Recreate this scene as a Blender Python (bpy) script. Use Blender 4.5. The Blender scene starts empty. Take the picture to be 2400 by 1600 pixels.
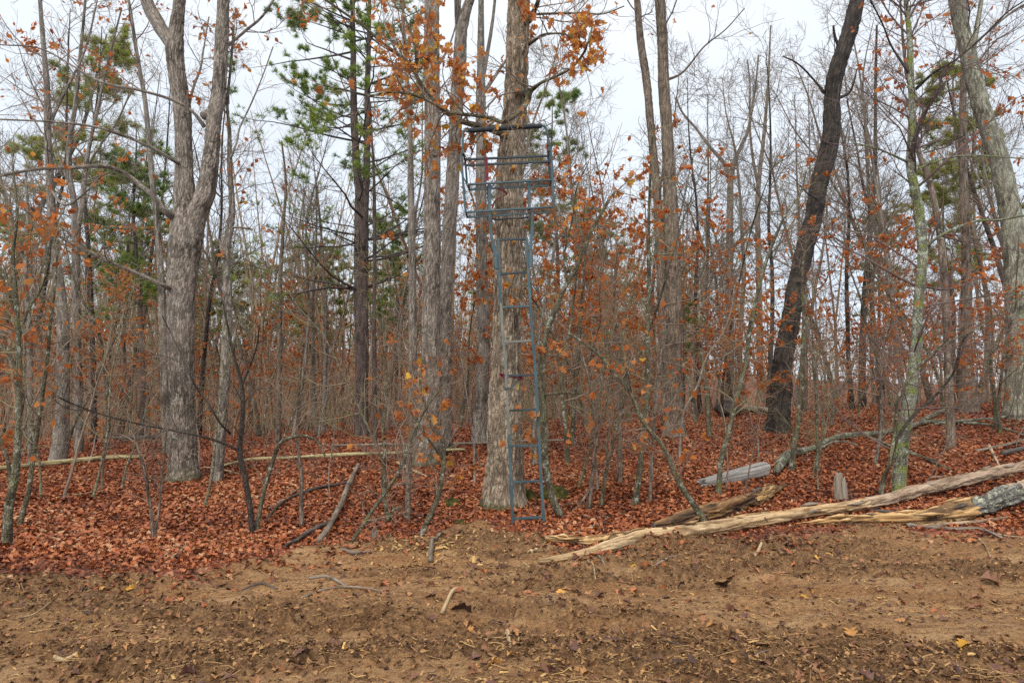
import bpy, math, random
import numpy as np
from mathutils import Vector, Matrix

SC = bpy.context.scene
COL = SC.collection
RNG = np.random.default_rng(11)
random.seed(5)

# ---------------------------------------------------------------- camera
F = 1600.0
HORIZON = 930.0
CAM_Z = 1.55
PITCH = math.atan((HORIZON - 800.0) / F)
cam_data = bpy.data.cameras.new('camera')
cam_data.sensor_width = 36.0
cam_data.lens = 24.0
cam_data.clip_start = 0.05
cam_data.clip_end = 1000.0
cam = bpy.data.objects.new('camera', cam_data)
COL.objects.link(cam)
cam.location = (0, 0, CAM_Z)
cam.rotation_euler = (math.pi / 2 + PITCH, 0, 0)
SC.camera = cam

# ---------------------------------------------------------------- world: an overcast deck over a daylight sky
world = bpy.data.worlds.new('World')
SC.world = world
world.use_nodes = True
wn = world.node_tree.nodes
wl = world.node_tree.links
wn.clear()
w_out = wn.new('ShaderNodeOutputWorld')
w_bg = wn.new('ShaderNodeBackground')
w_sky = wn.new('ShaderNodeTexSky')
w_sky.sky_type = 'NISHITA'
w_sky.sun_disc = False
w_sky.sun_elevation = math.radians(50)
w_sky.sun_rotation = math.radians(200)
w_bg.inputs['Strength'].default_value = 0.1
w_tc = wn.new('ShaderNodeTexCoord')
w_sep = wn.new('ShaderNodeSeparateXYZ')
wl.new(w_tc.outputs['Generated'], w_sep.inputs[0])
w_ramp = wn.new('ShaderNodeValToRGB')
w_ramp.color_ramp.elements[0].position = 0.0
w_ramp.color_ramp.elements[0].color = (.72, .83, .96, 1)
w_ramp.color_ramp.elements[1].position = 0.55
w_ramp.color_ramp.elements[1].color = (.92, .95, .98, 1)
wl.new(w_sep.outputs['Z'], w_ramp.inputs[0])
w_noise = wn.new('ShaderNodeTexNoise')
w_noise.inputs['Scale'].default_value = 2.2
w_noise.inputs['Detail'].default_value = 5
w_map = wn.new('ShaderNodeMapping')
w_map.inputs['Scale'].default_value = (1, 1, 2.5)
wl.new(w_tc.outputs['Generated'], w_map.inputs[0])
wl.new(w_map.outputs[0], w_noise.inputs['Vector'])
w_mr = wn.new('ShaderNodeMapRange')
w_mr.inputs['From Min'].default_value = .3
w_mr.inputs['From Max'].default_value = .7
w_mr.inputs['To Min'].default_value = 4.35
w_mr.inputs['To Max'].default_value = 4.95
wl.new(w_noise.outputs['Fac'], w_mr.inputs['Value'])
w_mul = wn.new('ShaderNodeVectorMath')
w_mul.operation = 'SCALE'
wl.new(w_ramp.outputs['Color'], w_mul.inputs[0])
wl.new(w_mr.outputs[0], w_mul.inputs['Scale'])
w_mix = wn.new('ShaderNodeMixRGB')
w_mix.inputs['Fac'].default_value = 0.9
wl.new(w_sky.outputs['Color'], w_mix.inputs['Color1'])
wl.new(w_mul.outputs[0], w_mix.inputs['Color2'])
wl.new(w_mix.outputs[0], w_bg.inputs['Color'])
wl.new(w_bg.outputs[0], w_out.inputs['Surface'])

# ---------------------------------------------------------------- sun behind the cloud (wide and soft)
sun_data = bpy.data.lights.new('sun', 'SUN')
sun_data.energy = 1.5
sun_data.angle = math.radians(60)
sun_data.color = (1.0, 0.94, 0.84)
sun = bpy.data.objects.new('sun', sun_data)
COL.objects.link(sun)
sun.rotation_euler = (math.radians(40), 0, math.radians(-20))
sun.location = (0, -10, 30)

SC.view_settings.view_transform = 'Standard'
SC.view_settings.look = 'None'
SC.view_settings.exposure = 1.3
SC.view_settings.gamma = 1.0
SC.view_settings.use_curve_mapping = False
SC.cycles.max_bounces = 7
SC.cycles.diffuse_bounces = 6
SC.cycles.glossy_bounces = 2
SC.cycles.transmission_bounces = 3
SC.cycles.use_denoising = False
SC.cycles.adaptive_threshold = 0.004

# ---------------------------------------------------------------- numeric helpers
_T = np.random.default_rng(3).random((64, 64, 64)).astype(np.float32)

def vnoise(x, y, z):
    """smooth value noise 0..1, vectorised"""
    x = np.asarray(x, float); y = np.asarray(y, float); z = np.asarray(z, float)
    x, y, z = np.broadcast_arrays(x, y, z)
    xi = np.floor(x).astype(int); yi = np.floor(y).astype(int); zi = np.floor(z).astype(int)
    fx = x - xi; fy = y - yi; fz = z - zi
    fx = fx * fx * (3 - 2 * fx); fy = fy * fy * (3 - 2 * fy); fz = fz * fz * (3 - 2 * fz)
    x0 = xi & 63; x1 = (xi + 1) & 63; y0 = yi & 63; y1 = (yi + 1) & 63; z0 = zi & 63; z1 = (zi + 1) & 63
    a = _T[x0, y0, z0] * (1 - fx) + _T[x1, y0, z0] * fx
    b = _T[x0, y1, z0] * (1 - fx) + _T[x1, y1, z0] * fx
    c = _T[x0, y0, z1] * (1 - fx) + _T[x1, y0, z1] * fx
    d = _T[x0, y1, z1] * (1 - fx) + _T[x1, y1, z1] * fx
    return (a * (1 - fy) + b * fy) * (1 - fz) + (c * (1 - fy) + d * fy) * fz

def fbm(x, y, z, o=3):
    s = 0; a = .5; t = 0
    for i in range(o):
        s = s + a * vnoise(x, y, z); t += a
        x = x * 2.03 + 7.1; y = y * 2.03 + 3.7; z = z * 2.03 + 1.3; a *= .5
    return s / t

def sstep(a, b, x):
    t = np.clip((np.asarray(x, float) - a) / (b - a), 0, 1)
    return t * t * (3 - 2 * t)

def ray(px, py):
    dx = (px - 1200.0) / F; dy = -(py - 800.0) / F
    return np.array([dx, math.cos(PITCH) - math.sin(PITCH) * dy, math.sin(PITCH) + math.cos(PITCH) * dy])

def P(px, py, Y):
    d = ray(px, py)
    return np.array([0, 0, CAM_Z]) + d * (Y / d[1])

# terrain
_ax = [-40, -9, -6, 0, 6, 10, 40]
_aA = [.1, .22, .35, .7, 1.0, 1.35, 1.6]
_aS = [-.035, -.035, -.03, -.012, .004, .006, .006]
_aH = [9, 9, 9, 7.5, 3.0, 1.5, 1.0]

def G(x, y):
    x = np.asarray(x, float); y = np.asarray(y, float)
    ux = np.clip(x * np.minimum(1.0, 14.0 / np.maximum(y, 8.0)), -40, 40)
    A = np.interp(ux, _ax, _aA); S = np.interp(ux, _ax, _aS); H = np.interp(ux, _ax, _aH)
    h = A * sstep(7.5, 18.0, y) * .9 + A * .1 * sstep(8.5, 30, y)
    h = h + S * np.clip(y - 18, 0, 27) + H * sstep(42, 105, y)
    h = h + (vnoise(x * .35 + 3, y * .35, 1.5) - .5) * .16 * sstep(6, 12, y)
    return h

def GP(px, py):
    d = ray(px, py); o = np.array([0, 0, CAM_Z])
    t = 1.5
    prev = t
    while t < 160:
        p = o + d * t
        if p[2] <= G(p[0], p[1]):
            lo, hi = prev, t
            for _ in range(30):
                m = (lo + hi) / 2; p = o + d * m
                if p[2] <= G(p[0], p[1]): hi = m
                else: lo = m
            return o + d * hi
        prev = t; t *= 1.012
    p = o + d * 60
    return np.array([p[0], p[1], float(G(p[0], p[1]))])

# edge of the bare dirt (photo curve laid on the ground)
_edge = [(-400, 1345), (0, 1348), (150, 1362), (300, 1358), (480, 1345), (600, 1318), (700, 1294), (790, 1292), (880, 1283), (960, 1276), (1040, 1266),
         (1120, 1254), (1200, 1258), (1240, 1270), (1300, 1296), (1450, 1298), (1600, 1280), (1750, 1268), (1900, 1252),
         (2050, 1250), (2200, 1252), (2400, 1262), (2800, 1262)]
_ep = np.array([GP(a, b) for a, b in _edge])

def edgeY(x):
    return np.interp(x, _ep[:, 0], _ep[:, 1])

def dirtmask(x, y):
    n = (fbm(np.asarray(x) * 2.2, np.asarray(y) * 2.2, 4.4, 3) - .5) * 1.1
    return 1 - sstep(-.22, .22, y - edgeY(x) + n)

def crumble(x, y):
    """where the track is churned to crumbs (1) or smeared flat (0)"""
    yy = np.asarray(y) + .10 * np.asarray(x)
    return sstep(.43, .62, fbm(np.asarray(x) * .55 + 4, yy * 2.0, 7.7, 4))

def relief(x, y):
    x = np.asarray(x, float); y = np.asarray(y, float)
    m = dirtmask(x, y)
    yy = y + .10 * x + .3 * (vnoise(x * .7, y * .7, 2.2) - .5)
    crumb = crumble(x, y)
    r = (vnoise(x * .3, yy * 2.1, 3.3) - .5) * .34
    r = r + (fbm(x * 1.1, yy * 4.6, 8.3, 3) - .5) * .22
    q = fbm(x * 8, yy * 12, 5.3, 3)
    r = r + (np.abs(q - .5) * -2 + .35) * .19 * crumb
    r = r + (fbm(x * 26, yy * 34, 2.3, 3) - .5) * (.03 + .09 * crumb)
    lf = (fbm(x * 3, y * 3, 6.6, 3) - .5) * .07
    ridge = .05 * np.exp(-((y - edgeY(x) + .05) / .22) ** 2)
    return (r * m + lf * (1 - m)) * np.clip((30 - y) / 15, .25, 1) + ridge * (.5 + vnoise(x * 3, y, 9.1))

def GR(x, y):
    return G(x, y) + relief(x, y)

# ---------------------------------------------------------------- mesh helpers
def mesh_np(name, V, quads=None, tris=None, attrs=None, smooth=True):
    V = np.asarray(V, np.float32).reshape(-1, 3)
    nq = 0 if quads is None else len(quads); nt = 0 if tris is None else len(tris)
    me = bpy.data.meshes.new(name)
    me.vertices.add(len(V))
    me.vertices.foreach_set('co', V.ravel())
    nl = nq * 4 + nt * 3
    me.loops.add(nl)
    lv = []
    if nq: lv.append(np.asarray(quads, np.int32).ravel())
    if nt: lv.append(np.asarray(tris, np.int32).ravel())
    me.loops.foreach_set('vertex_index', np.concatenate(lv).astype(np.int32))
    me.polygons.add(nq + nt)
    st = np.concatenate([np.arange(nq) * 4, nq * 4 + np.arange(nt) * 3]).astype(np.int32)
    me.polygons.foreach_set('loop_start', st)
    me.polygons.foreach_set('use_smooth', np.full(nq + nt, smooth, bool))
    me.update(calc_edges=True)
    if attrs:
        for k, a in attrs.items():
            a = np.asarray(a, np.float32)
            if a.ndim == 1:
                at = me.attributes.new(k, 'FLOAT', 'POINT'); at.data.foreach_set('value', a)
            else:
                at = me.attributes.new(k, 'FLOAT_VECTOR', 'POINT'); at.data.foreach_set('vector', a.ravel())
    return me

class MB:
    """collects geometry (world space) for one mesh object"""
    def __init__(s): s.V = []; s.Q = []; s.T = []; s.n = 0; s.A = {}
    def add(s, V, Q=None, T=None, **at):
        V = np.asarray(V, float).reshape(-1, 3)
        if Q is not None and len(Q): s.Q.append(np.asarray(Q) + s.n)
        if T is not None and len(T): s.T.append(np.asarray(T) + s.n)
        for k, a in at.items(): s.A.setdefault(k, []).append((s.n, np.asarray(a, float)))
        s.V.append(V); s.n += len(V)
        return s
    def mesh(s, name, off=(0, 0, 0), smooth=True):
        V = np.concatenate(s.V) - np.asarray(off)
        at = {}
        for k, L in s.A.items():
            w = L[0][1].ndim
            A = np.zeros(s.n) if w == 1 else np.zeros((s.n, 3))
            for st, a in L: A[st:st + len(a)] = a
            at[k] = A
        return mesh_np(name, V, np.concatenate(s.Q) if s.Q else None, np.concatenate(s.T) if s.T else None, at, smooth)
    def obj(s, name, mat, parent=None, off=(0, 0, 0), smooth=True):
        return link(name, s.mesh(name, off, smooth), mat, parent)

def link(name, me, mat, parent=None):
    o = bpy.data.objects.new(name, me)
    if mat is not None and not me.materials:
        for m in (mat if isinstance(mat, (list, tuple)) else [mat]): me.materials.append(m)
    COL.objects.link(o)
    if parent is not None: o.parent = parent
    return o

def tag(o, label=None, cat=None, group=None, kind=None):
    if label: o['label'] = label
    if cat: o['category'] = cat
    if group: o['group'] = group
    if kind: o['kind'] = kind
    return o

def thing(name, loc, label, cat, group=None):
    o = bpy.data.objects.new(name, None)
    o.empty_display_size = .2
    COL.objects.link(o)
    o.location = tuple(float(v) for v in loc)
    return tag(o, label, cat, group)

def smooth_path(pts, rad, n):
    """Catmull-Rom through the points, n samples evenly by length"""
    pts = np.asarray(pts, float); rad = np.asarray(rad, float)
    Q = np.vstack([2 * pts[0] - pts[1], pts, 2 * pts[-1] - pts[-2]])
    R = np.concatenate([[rad[0]], rad, [rad[-1]]])
    out = []; ro = []
    for i in range(1, len(Q) - 2):
        t = np.linspace(0, 1, 12, endpoint=False)[:, None]
        p0, p1, p2, p3 = Q[i - 1], Q[i], Q[i + 1], Q[i + 2]
        out.append(.5 * (2 * p1 + (p2 - p0) * t + (2 * p0 - 5 * p1 + 4 * p2 - p3) * t ** 2 + (3 * p1 - p0 - 3 * p2 + p3) * t ** 3))
        ro.append(R[i] + (R[i + 1] - R[i]) * (t[:, 0] * t[:, 0] * (3 - 2 * t[:, 0])))
    out.append(Q[-2][None]); ro.append([R[-2]])
    C = np.vstack(out); R2 = np.concatenate(ro)
    s = np.concatenate([[0], np.cumsum(np.linalg.norm(np.diff(C, axis=0), axis=1))])
    si = np.linspace(0, s[-1], n)
    return np.stack([np.interp(si, s, C[:, k]) for k in range(3)], 1), np.interp(si, s, R2), s[-1]

def norm(v): return v / np.maximum(np.linalg.norm(v, axis=-1, keepdims=True), 1e-9)

def tubes(C, R, sides):
    """batch of tubes: C (m,k,3) R (m,k) -> V, Q (tips pinch shut)"""
    m, k = R.shape
    T = norm(np.gradient(C, axis=1))
    mean = norm(C[:, -1] - C[:, 0])
    ref = np.zeros((m, 3)); ref[np.arange(m), np.argmin(np.abs(mean), 1)] = 1
    U = norm(np.cross(T, ref[:, None, :])); W = np.cross(T, U)
    a = np.arange(sides) / sides * 2 * np.pi
    V = C[:, :, None, :] + R[:, :, None, None] * (U[:, :, None, :] * np.cos(a)[None, None, :, None] + W[:, :, None, :] * np.sin(a)[None, None, :, None])
    i = np.arange(m)[:, None, None] * (k * sides); j = np.arange(k - 1)[None, :, None] * sides; s = np.arange(sides)[None, None, :]; s2 = (s + 1) % sides
    Q = np.stack([i + j + s, i + j + s2, i + j + sides + s2, i + j + sides + s], -1).reshape(-1, 4)
    return V.reshape(-1, 3), Q

def trunk_tube(mb, pts, rad, sides, rings, seed=0, bark=.010, bfreq=22., lump=.12, flare=0., sfreq=.16, zfun=None, capend=True, open_ends=False):
    """one thick stem with real bark relief; writes the 'bk' bark coordinate"""
    C, R, L = smooth_path(pts, rad, rings)
    T = norm(np.gradient(C, axis=0))
    mean = norm((C[-1] - C[0])[None])[0]
    ref = np.zeros(3); ref[np.argmin(np.abs(mean))] = 1
    U = norm(np.cross(T, ref)); W = np.cross(T, U)
    a = np.arange(sides) / sides * 2 * np.pi
    ca, sa = np.cos(a)[None, :], np.sin(a)[None, :]
    s = np.linspace(0, L, rings)[:, None]
    rr = R[:, None]
    rm = float(np.mean(R))
    so = seed * 5.37
    bx = ca * rm; by = sa * rm
    r = rr * (1 + lump * 2 * (fbm(ca * 1.1 + so, sa * 1.1 + 2, s * 1.3 + so, 3) - .5))
    if flare:
        lob = .5 + .5 * np.cos(a[None, :] * 5 + so) * .6 + .5 * (vnoise(ca * 2 + so, sa * 2, 3.) - .5)
        r = r + rr * flare * np.exp(-s / .22) * (.45 + .8 * lob)
    if bark:
        fx = bfreq
        w = (fbm(bx * fx * .6 + so, by * fx * .6, s * fx * .2 + 9, 2) - .5) * 1.4
        n1 = vnoise(bx * fx + so + w, by * fx + w, s * fx * sfreq + so)
        n2 = vnoise(bx * fx * 1.9 + so + 5, by * fx * 1.9 + w, s * fx * sfreq * 2.6 + so)
        fur = np.minimum(np.abs(n1 - .5) * 5, np.abs(n2 - .5) * 6 + .15)
        fur = np.clip(fur, 0, 1)
        det = fbm(bx * fx * 3 + so, by * fx * 3, s * fx * 1.2, 2)
        sc = np.clip(rr / .1, .2, 1)
        r = r + bark * sc * ((fur - .88) * 1.7 + (det - .5) * .8)
        crev = 1 - fur
    else:
        crev = np.zeros_like(r)
    V = C[:, None, :] + r[:, :, None] * (U[:, None, :] * ca[:, :, None] + W[:, None, :] * sa[:, :, None])
    bk = np.stack(np.broadcast_arrays(bx + so, by + so * .7, s + so), -1)
    j = np.arange(rings - 1)[:, None] * sides; q = np.arange(sides)[None, :]; q2 = (q + 1) % sides
    Q = np.stack([j + q, j + q2, j + sides + q2, j + sides + q], -1).reshape(-1, 4)
    V = V.reshape(-1, 3); bk = bk.reshape(-1, 3); crev = np.broadcast_to(crev, (rings, sides)).reshape(-1)
    n0 = len(V)
    Tt = []
    if capend:
        V = np.vstack([V, C[-1][None] + T[-1] * R[-1] * .15, C[0][None] - T[0] * R[0] * .15])
        bk = np.vstack([bk, bk[-1:], bk[:1]]); crev = np.concatenate([crev, [0, 0]])
        b = (rings - 1) * sides
        for i in range(sides):
            Tt.append((b + i, b + (i + 1) % sides, n0)); Tt.append(((i + 1) % sides, i, n0 + 1))
    mb.add(V, Q, Tt, bk=bk, crev=crev)
    return C, R

def resample(C, R, k):
    i = np.linspace(0, len(C) - 1, k)
    lo = np.floor(i).astype(int); hi = np.minimum(lo + 1, len(C) - 1); f = (i - lo)
    return C[lo] * (1 - f)[:, None] + C[hi] * f[:, None], R[lo] * (1 - f) + R[hi] * f

def grow(C, R, n, rng, t=(.2, 1.), ratio=(.35, .6), ang=(35, 70), k=5, wander=.16, up=.06, rr=.55, tip=.0022, absl=None, taper_len=.45, rmin=.0, slim=.012, flat=0.):
    """n children on the parent curves, vectorised. C (m,k0,3), R (m,k0)"""
    m, k0 = R.shape
    Lp = np.linalg.norm(np.diff(C, axis=1), axis=2).sum(1)
    p = rng.choice(m, n, p=Lp / Lp.sum())
    tt = rng.uniform(t[0], t[1], n)
    x = tt * (k0 - 1); lo = np.minimum(np.floor(x).astype(int), k0 - 2); f = (x - lo)[:, None]
    A = C[p, lo] * (1 - f) + C[p, lo + 1] * f
    r0 = R[p, lo] * (1 - f[:, 0]) + R[p, lo + 1] * f[:, 0]
    d = norm(C[p, lo + 1] - C[p, lo])
    rn = rng.normal(size=(n, 3)); rn[:, 2] *= (1 - flat)
    perp = norm(rn - (rn * d).sum(1, keepdims=True) * d)
    a = np.radians(rng.uniform(ang[0], ang[1], n))[:, None]
    D = d * np.cos(a) + perp * np.sin(a)
    if absl: Ln = rng.uniform(absl[0], absl[1], n) * (1 - taper_len * tt)
    else: Ln = Lp[p] * rng.uniform(ratio[0], ratio[1], n) * (1 - taper_len * tt)
    out = np.zeros((n, k, 3)); out[:, 0] = A
    for j in range(1, k):
        D = norm(D + rng.normal(size=(n, 3)) * wander + np.array([0, 0, up]))
        out[:, j] = out[:, j - 1] + D * (Ln / (k - 1))[:, None]
    rs = np.maximum(np.minimum(r0 * rr, Ln * slim), max(tip * 1.15, rmin))
    q = np.linspace(0, 1, k)[None, :]
    Ro = rs[:, None] * (1 - q) + tip * q
    return out, Ro

def rand_rot(n, rng, tilt=None, hang=None):
    """random rotation matrices (n,3,3): columns are the local x,y,z axes"""
    if tilt is not None:                       # lying about flat
        az = rng.uniform(0, 2 * np.pi, n)
        zx = rng.normal(size=(n, 3)) * np.tan(np.radians(tilt)); zx[:, 2] = 1
        Z = norm(zx)
        Xr = np.stack([np.cos(az), np.sin(az), np.zeros(n)], 1)
    else:
        Z = norm(rng.normal(size=(n, 3))); Xr = rng.normal(size=(n, 3))
    X = norm(Xr - (Xr * Z).sum(1, keepdims=True) * Z)
    Yv = np.cross(Z, X)
    return np.stack([X, Yv, Z], -1)

def rot_along(D, rng, jitter=.5):
    """local +y along D (with jitter)"""
    n = len(D)
    Yv = norm(D + rng.normal(size=(n, 3)) * jitter)
    rn = rng.normal(size=(n, 3))
    X = norm(rn - (rn * Yv).sum(1, keepdims=True) * Yv)
    return np.stack([X, Yv, np.cross(X, Yv)], -1)

def scatter(mb, tv, tt, pos, rot, scale, var, zs=None):
    n = len(pos); v = len(tv)
    L = np.broadcast_to(tv[None], (n, v, 3)).copy()
    if zs is not None: L[:, :, 2] *= zs[:, None]
    L = L * np.asarray(scale).reshape(-1, 1, 1)
    V = np.einsum('nij,nvj->nvi', rot, L) + pos[:, None, :]
    T = (np.asarray(tt)[None] + (np.arange(n) * v)[:, None, None]).reshape(-1, 3)
    mb.add(V.reshape(-1, 3), None, T, var=np.repeat(var, v))

# leaf shapes (stem at origin, +y to the tip, length about 1)
def leaf_lobed(n=5, fold=.12, curl=.1, seed=0):
    r = np.random.default_rng(seed)
    left = []
    for i in range(n):
        y = (i + .5) / n
        w = .34 * math.sin(math.pi * min(1, .25 + y * .75)) + .06
        left.append((w * (1 + .2 * r.random()), y * .95 + .05)); left.append((w * .42, (i + 1) / n * .92 + .03))
    left = left[:-1]
    pts = [(0, 0)] + left + [(0, 1.02)] + [(-x, y + .02 * r.random()) for x, y in reversed(left)]
    V = [(x, y, fold * abs(x) * 2 - curl * (y - .4) ** 2 * 2) for x, y in pts]
    V.append((0, .5, -.01))
    c = len(V) - 1
    T = [(i, (i + 1) % c, c) for i in range(c)]
    return np.array(V, float), np.array(T)

def leaf_simple(fold=.15, curl=.15):
    V = [(0, 0, 0), (.24, .32, fold * .5), (.3, .62, fold * .6 - curl * .1), (0, 1, -curl * .6), (-.3, .6, fold * .6 - curl * .1), (-.22, .3, fold * .5), (0, .5, 0)]
    T = [(i, (i + 1) % 6, 6) for i in range(6)]
    return np.array(V, float), np.array(T)

LEAF_A = [leaf_lobed(3, .16, .22, s) for s in range(4)]
LEAF_S = leaf_simple()
# ---------------------------------------------------------------- materials
def newmat(name):
    m = bpy.data.materials.new(name); m.use_nodes = True
    nt = m.node_tree; nt.nodes.clear()
    out = nt.nodes.new('ShaderNodeOutputMaterial')
    b = nt.nodes.new('ShaderNodeBsdfPrincipled')
    nt.links.new(b.outputs[0], out.inputs['Surface'])
    b.inputs['Roughness'].default_value = .85
    b.inputs['Specular IOR Level'].default_value = .25
    return m, nt, b, out

def nd(nt, t, **kw):
    n = nt.nodes.new(t)
    for k, v in kw.items(): setattr(n, k, v)
    return n

def ramp(nt, src, stops, interp='LINEAR'):
    r = nd(nt, 'ShaderNodeValToRGB'); cr = r.color_ramp; cr.interpolation = interp
    while len(cr.elements) < len(stops): cr.elements.new(.5)
    for e, (p, c) in zip(cr.elements, stops):
        e.position = p; e.color = (c[0], c[1], c[2], 1) if len(c) == 3 else c
    nt.links.new(src, r.inputs[0]); return r.outputs[0]

def noise(nt, vec, scale, detail=4, rough=.6, dist=0.):
    n = nd(nt, 'ShaderNodeTexNoise'); n.inputs['Scale'].default_value = scale; n.inputs['Detail'].default_value = detail
    n.inputs['Roughness'].default_value = rough; n.inputs['Distortion'].default_value = dist
    if vec is not None: nt.links.new(vec, n.inputs['Vector'])
    return n.outputs['Fac']

def mapping(nt, vec, scale, loc=(0, 0, 0)):
    m = nd(nt, 'ShaderNodeMapping'); m.inputs['Scale'].default_value = scale; m.inputs['Location'].default_value = loc
    nt.links.new(vec, m.inputs['Vector']); return m.outputs[0]

def mix(nt, fac, a, b, mode='MIX'):
    m = nd(nt, 'ShaderNodeMixRGB', blend_type=mode)
    for s, v in ((0, fac), (1, a), (2, b)):
        if isinstance(v, (int, float)): m.inputs[s].default_value = v
        elif isinstance(v, tuple): m.inputs[s].default_value = (v[0], v[1], v[2], 1)
        else: nt.links.new(v, m.inputs[s])
    return m.outputs[0]

def math_(nt, op, a, b=None):
    m = nd(nt, 'ShaderNodeMath', operation=op)
    for s, v in ((0, a), (1, b)):
        if v is None: continue
        if isinstance(v, (int, float)): m.inputs[s].default_value = v
        else: nt.links.new(v, m.inputs[s])
    return m.outputs[0]

def bump(nt, b, h, strength, dist):
    n = nd(nt, 'ShaderNodeBump'); n.inputs['Strength'].default_value = strength; n.inputs['Distance'].default_value = dist
    nt.links.new(h, n.inputs['Height']); nt.links.new(n.outputs[0], b.inputs['Normal'])

def attr(nt, name, out='Vector'):
    a = nd(nt, 'ShaderNodeAttribute'); a.attribute_name = name; return a.outputs[out]

def bark(name, lo, mid, hi, scale=26., moss=None, moss_amt=.0, moss_col=(.1, .13, .03), lichen=0., lichen_col=(.36, .4, .3), streak=.16, moss_base=None):
    m, nt, b, _ = newmat(name)
    bk = attr(nt, 'bk')
    v = mapping(nt, bk, (1, 1, streak))
    n1 = noise(nt, v, scale, 5, .65, .6)
    vo = nd(nt, 'ShaderNodeTexVoronoi', feature='DISTANCE_TO_EDGE'); vo.inputs['Scale'].default_value = scale * 1.5
    dv = nd(nt, 'ShaderNodeVectorMath', operation='ADD')
    nz = nd(nt, 'ShaderNodeTexNoise'); nz.inputs['Scale'].default_value = scale * .8; nt.links.new(v, nz.inputs['Vector'])
    sc_ = nd(nt, 'ShaderNodeVectorMath', operation='SCALE'); sc_.inputs['Scale'].default_value = .03; nt.links.new(nz.outputs['Color'], sc_.inputs[0])
    nt.links.new(v, dv.inputs[0]); nt.links.new(sc_.outputs[0], dv.inputs[1]); nt.links.new(dv.outputs[0], vo.inputs['Vector'])
    edge = ramp(nt, vo.outputs['Distance'], [(0, (0, 0, 0)), (.12, (1, 1, 1))])
    base = ramp(nt, n1, [(.25, lo), (.5, mid), (.74, hi)])
    cr = attr(nt, 'crev', 'Fac')
    c1 = mix(nt, math_(nt, 'MULTIPLY', math_(nt, 'SUBTRACT', 1.0, edge), .45), base, tuple(x * .5 for x in lo))
    c2 = mix(nt, ramp(nt, cr, [(.15, (0, 0, 0)), (.75, (.92, .92, .92))]), c1, tuple(x * .42 for x in lo))
    big = noise(nt, bk, 2.2, 4, .6)
    c2 = mix(nt, ramp(nt, big, [(.35, (0, 0, 0)), (.7, (.55, .55, .55))]), c2, mix(nt, .5, mid, hi))
    if lichen:
        ln = noise(nt, bk, 9., 6, .7, .4)
        c2 = mix(nt, ramp(nt, ln, [(.62 - lichen * .2, (0, 0, 0)), (.68 - lichen * .15, (.9, .9, .9))]), c2, lichen_col)
    if moss_amt:
        mn = noise(nt, bk, 5., 5, .65, .3)
        c2 = mix(nt, ramp(nt, mn, [(.66 - moss_amt * .3, (0, 0, 0)), (.78 - moss_amt * .3, (.85, .85, .85))]), c2, moss_col)
    if moss_base:                                # moss growing on the foot of the trunk: follows the trunk's own height
        tc = nd(nt, 'ShaderNodeTexCoord'); sp = nd(nt, 'ShaderNodeSeparateXYZ'); nt.links.new(tc.outputs['Object'], sp.inputs[0])
        mn = noise(nt, bk, 14., 4, .6)
        hgt = math_(nt, 'ADD', sp.outputs['Z'], math_(nt, 'MULTIPLY', math_(nt, 'SUBTRACT', mn, .5), moss_base * 3))
        c2 = mix(nt, ramp(nt, math_(nt, 'DIVIDE', hgt, moss_base), [(.2, (.8, .8, .8)), (1., (0, 0, 0))]), c2, moss_col)
    nt.links.new(c2, b.inputs['Base Color'])
    h = mix(nt, .5, n1, edge)
    bump(nt, b, h, 1., .02)
    return m

BARK_OAK = bark('grey_oak_bark', (.12, .093, .072), (.3, .248, .205), (.47, .405, .34), 34, lichen=.12, lichen_col=(.34, .34, .29), moss_base=.28, moss_col=(.07, .065, .02))
BARK_LADDER = bark('shaggy_oak_bark', (.11, .077, .048), (.31, .235, .165), (.52, .43, .33), 28, streak=.2, lichen=.05, moss_base=.14, moss_col=(.08, .075, .025))
BARK_MID = bark('brown_oak_bark', (.095, .07, .05), (.215, .16, .12), (.34, .27, .21), 24, lichen=.15, lichen_col=(.25, .26, .2))
BARK_PALE = bark('pale_grey_bark', (.14, .115, .095), (.28, .24, .2), (.41, .365, .315), 30, lichen=.1, moss_amt=.08, moss_col=(.16, .17, .08))
BARK_DARK = bark('black_bark', (.018, .015, .013), (.052, .042, .036), (.13, .105, .085), 26)
BARK_PINE = bark('pine_bark', (.06, .043, .036), (.135, .1, .085), (.21, .165, .145), 28, streak=.3)
BARK_MOSSY = bark('mossy_pale_bark', (.11, .1, .07), (.24, .235, .175), (.40, .40, .33), 30, moss_amt=.62, moss_col=(.2, .235, .05), lichen=.5, lichen_col=(.42, .46, .36), streak=.5)
BARK_GREENISH = bark('green_grey_bark', (.13, .11, .08), (.28, .26, .195), (.42, .41, .32), 26, moss_amt=.25, moss_col=(.14, .16, .06), lichen=.3, lichen_col=(.33, .36, .28))
BARK_SAPLING = bark('sapling_bark', (.08, .066, .04), (.16, .14, .085), (.27, .25, .17), 34, moss_amt=.3, moss_col=(.14, .15, .04), lichen=.35, lichen_col=(.4, .42, .34), streak=.4)
BARK_TWIGDARK = bark('dark_stem_bark', (.03, .024, .02), (.07, .056, .046), (.14, .115, .095), 34, streak=.4)

def plain(name, a, b_, scale=3., rough=.85, coord='Object', spec=.25, mid=(.35, .65), detail=4):
    m, nt, b, _ = newmat(name)
    tc = nd(nt, 'ShaderNodeTexCoord')
    n = noise(nt, tc.outputs[coord], scale, detail)
    nt.links.new(ramp(nt, n, [(mid[0], a), (mid[1], b_)]), b.inputs['Base Color'])
    b.inputs['Roughness'].default_value = rough; b.inputs['Specular IOR Level'].default_value = spec
    return m

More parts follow.
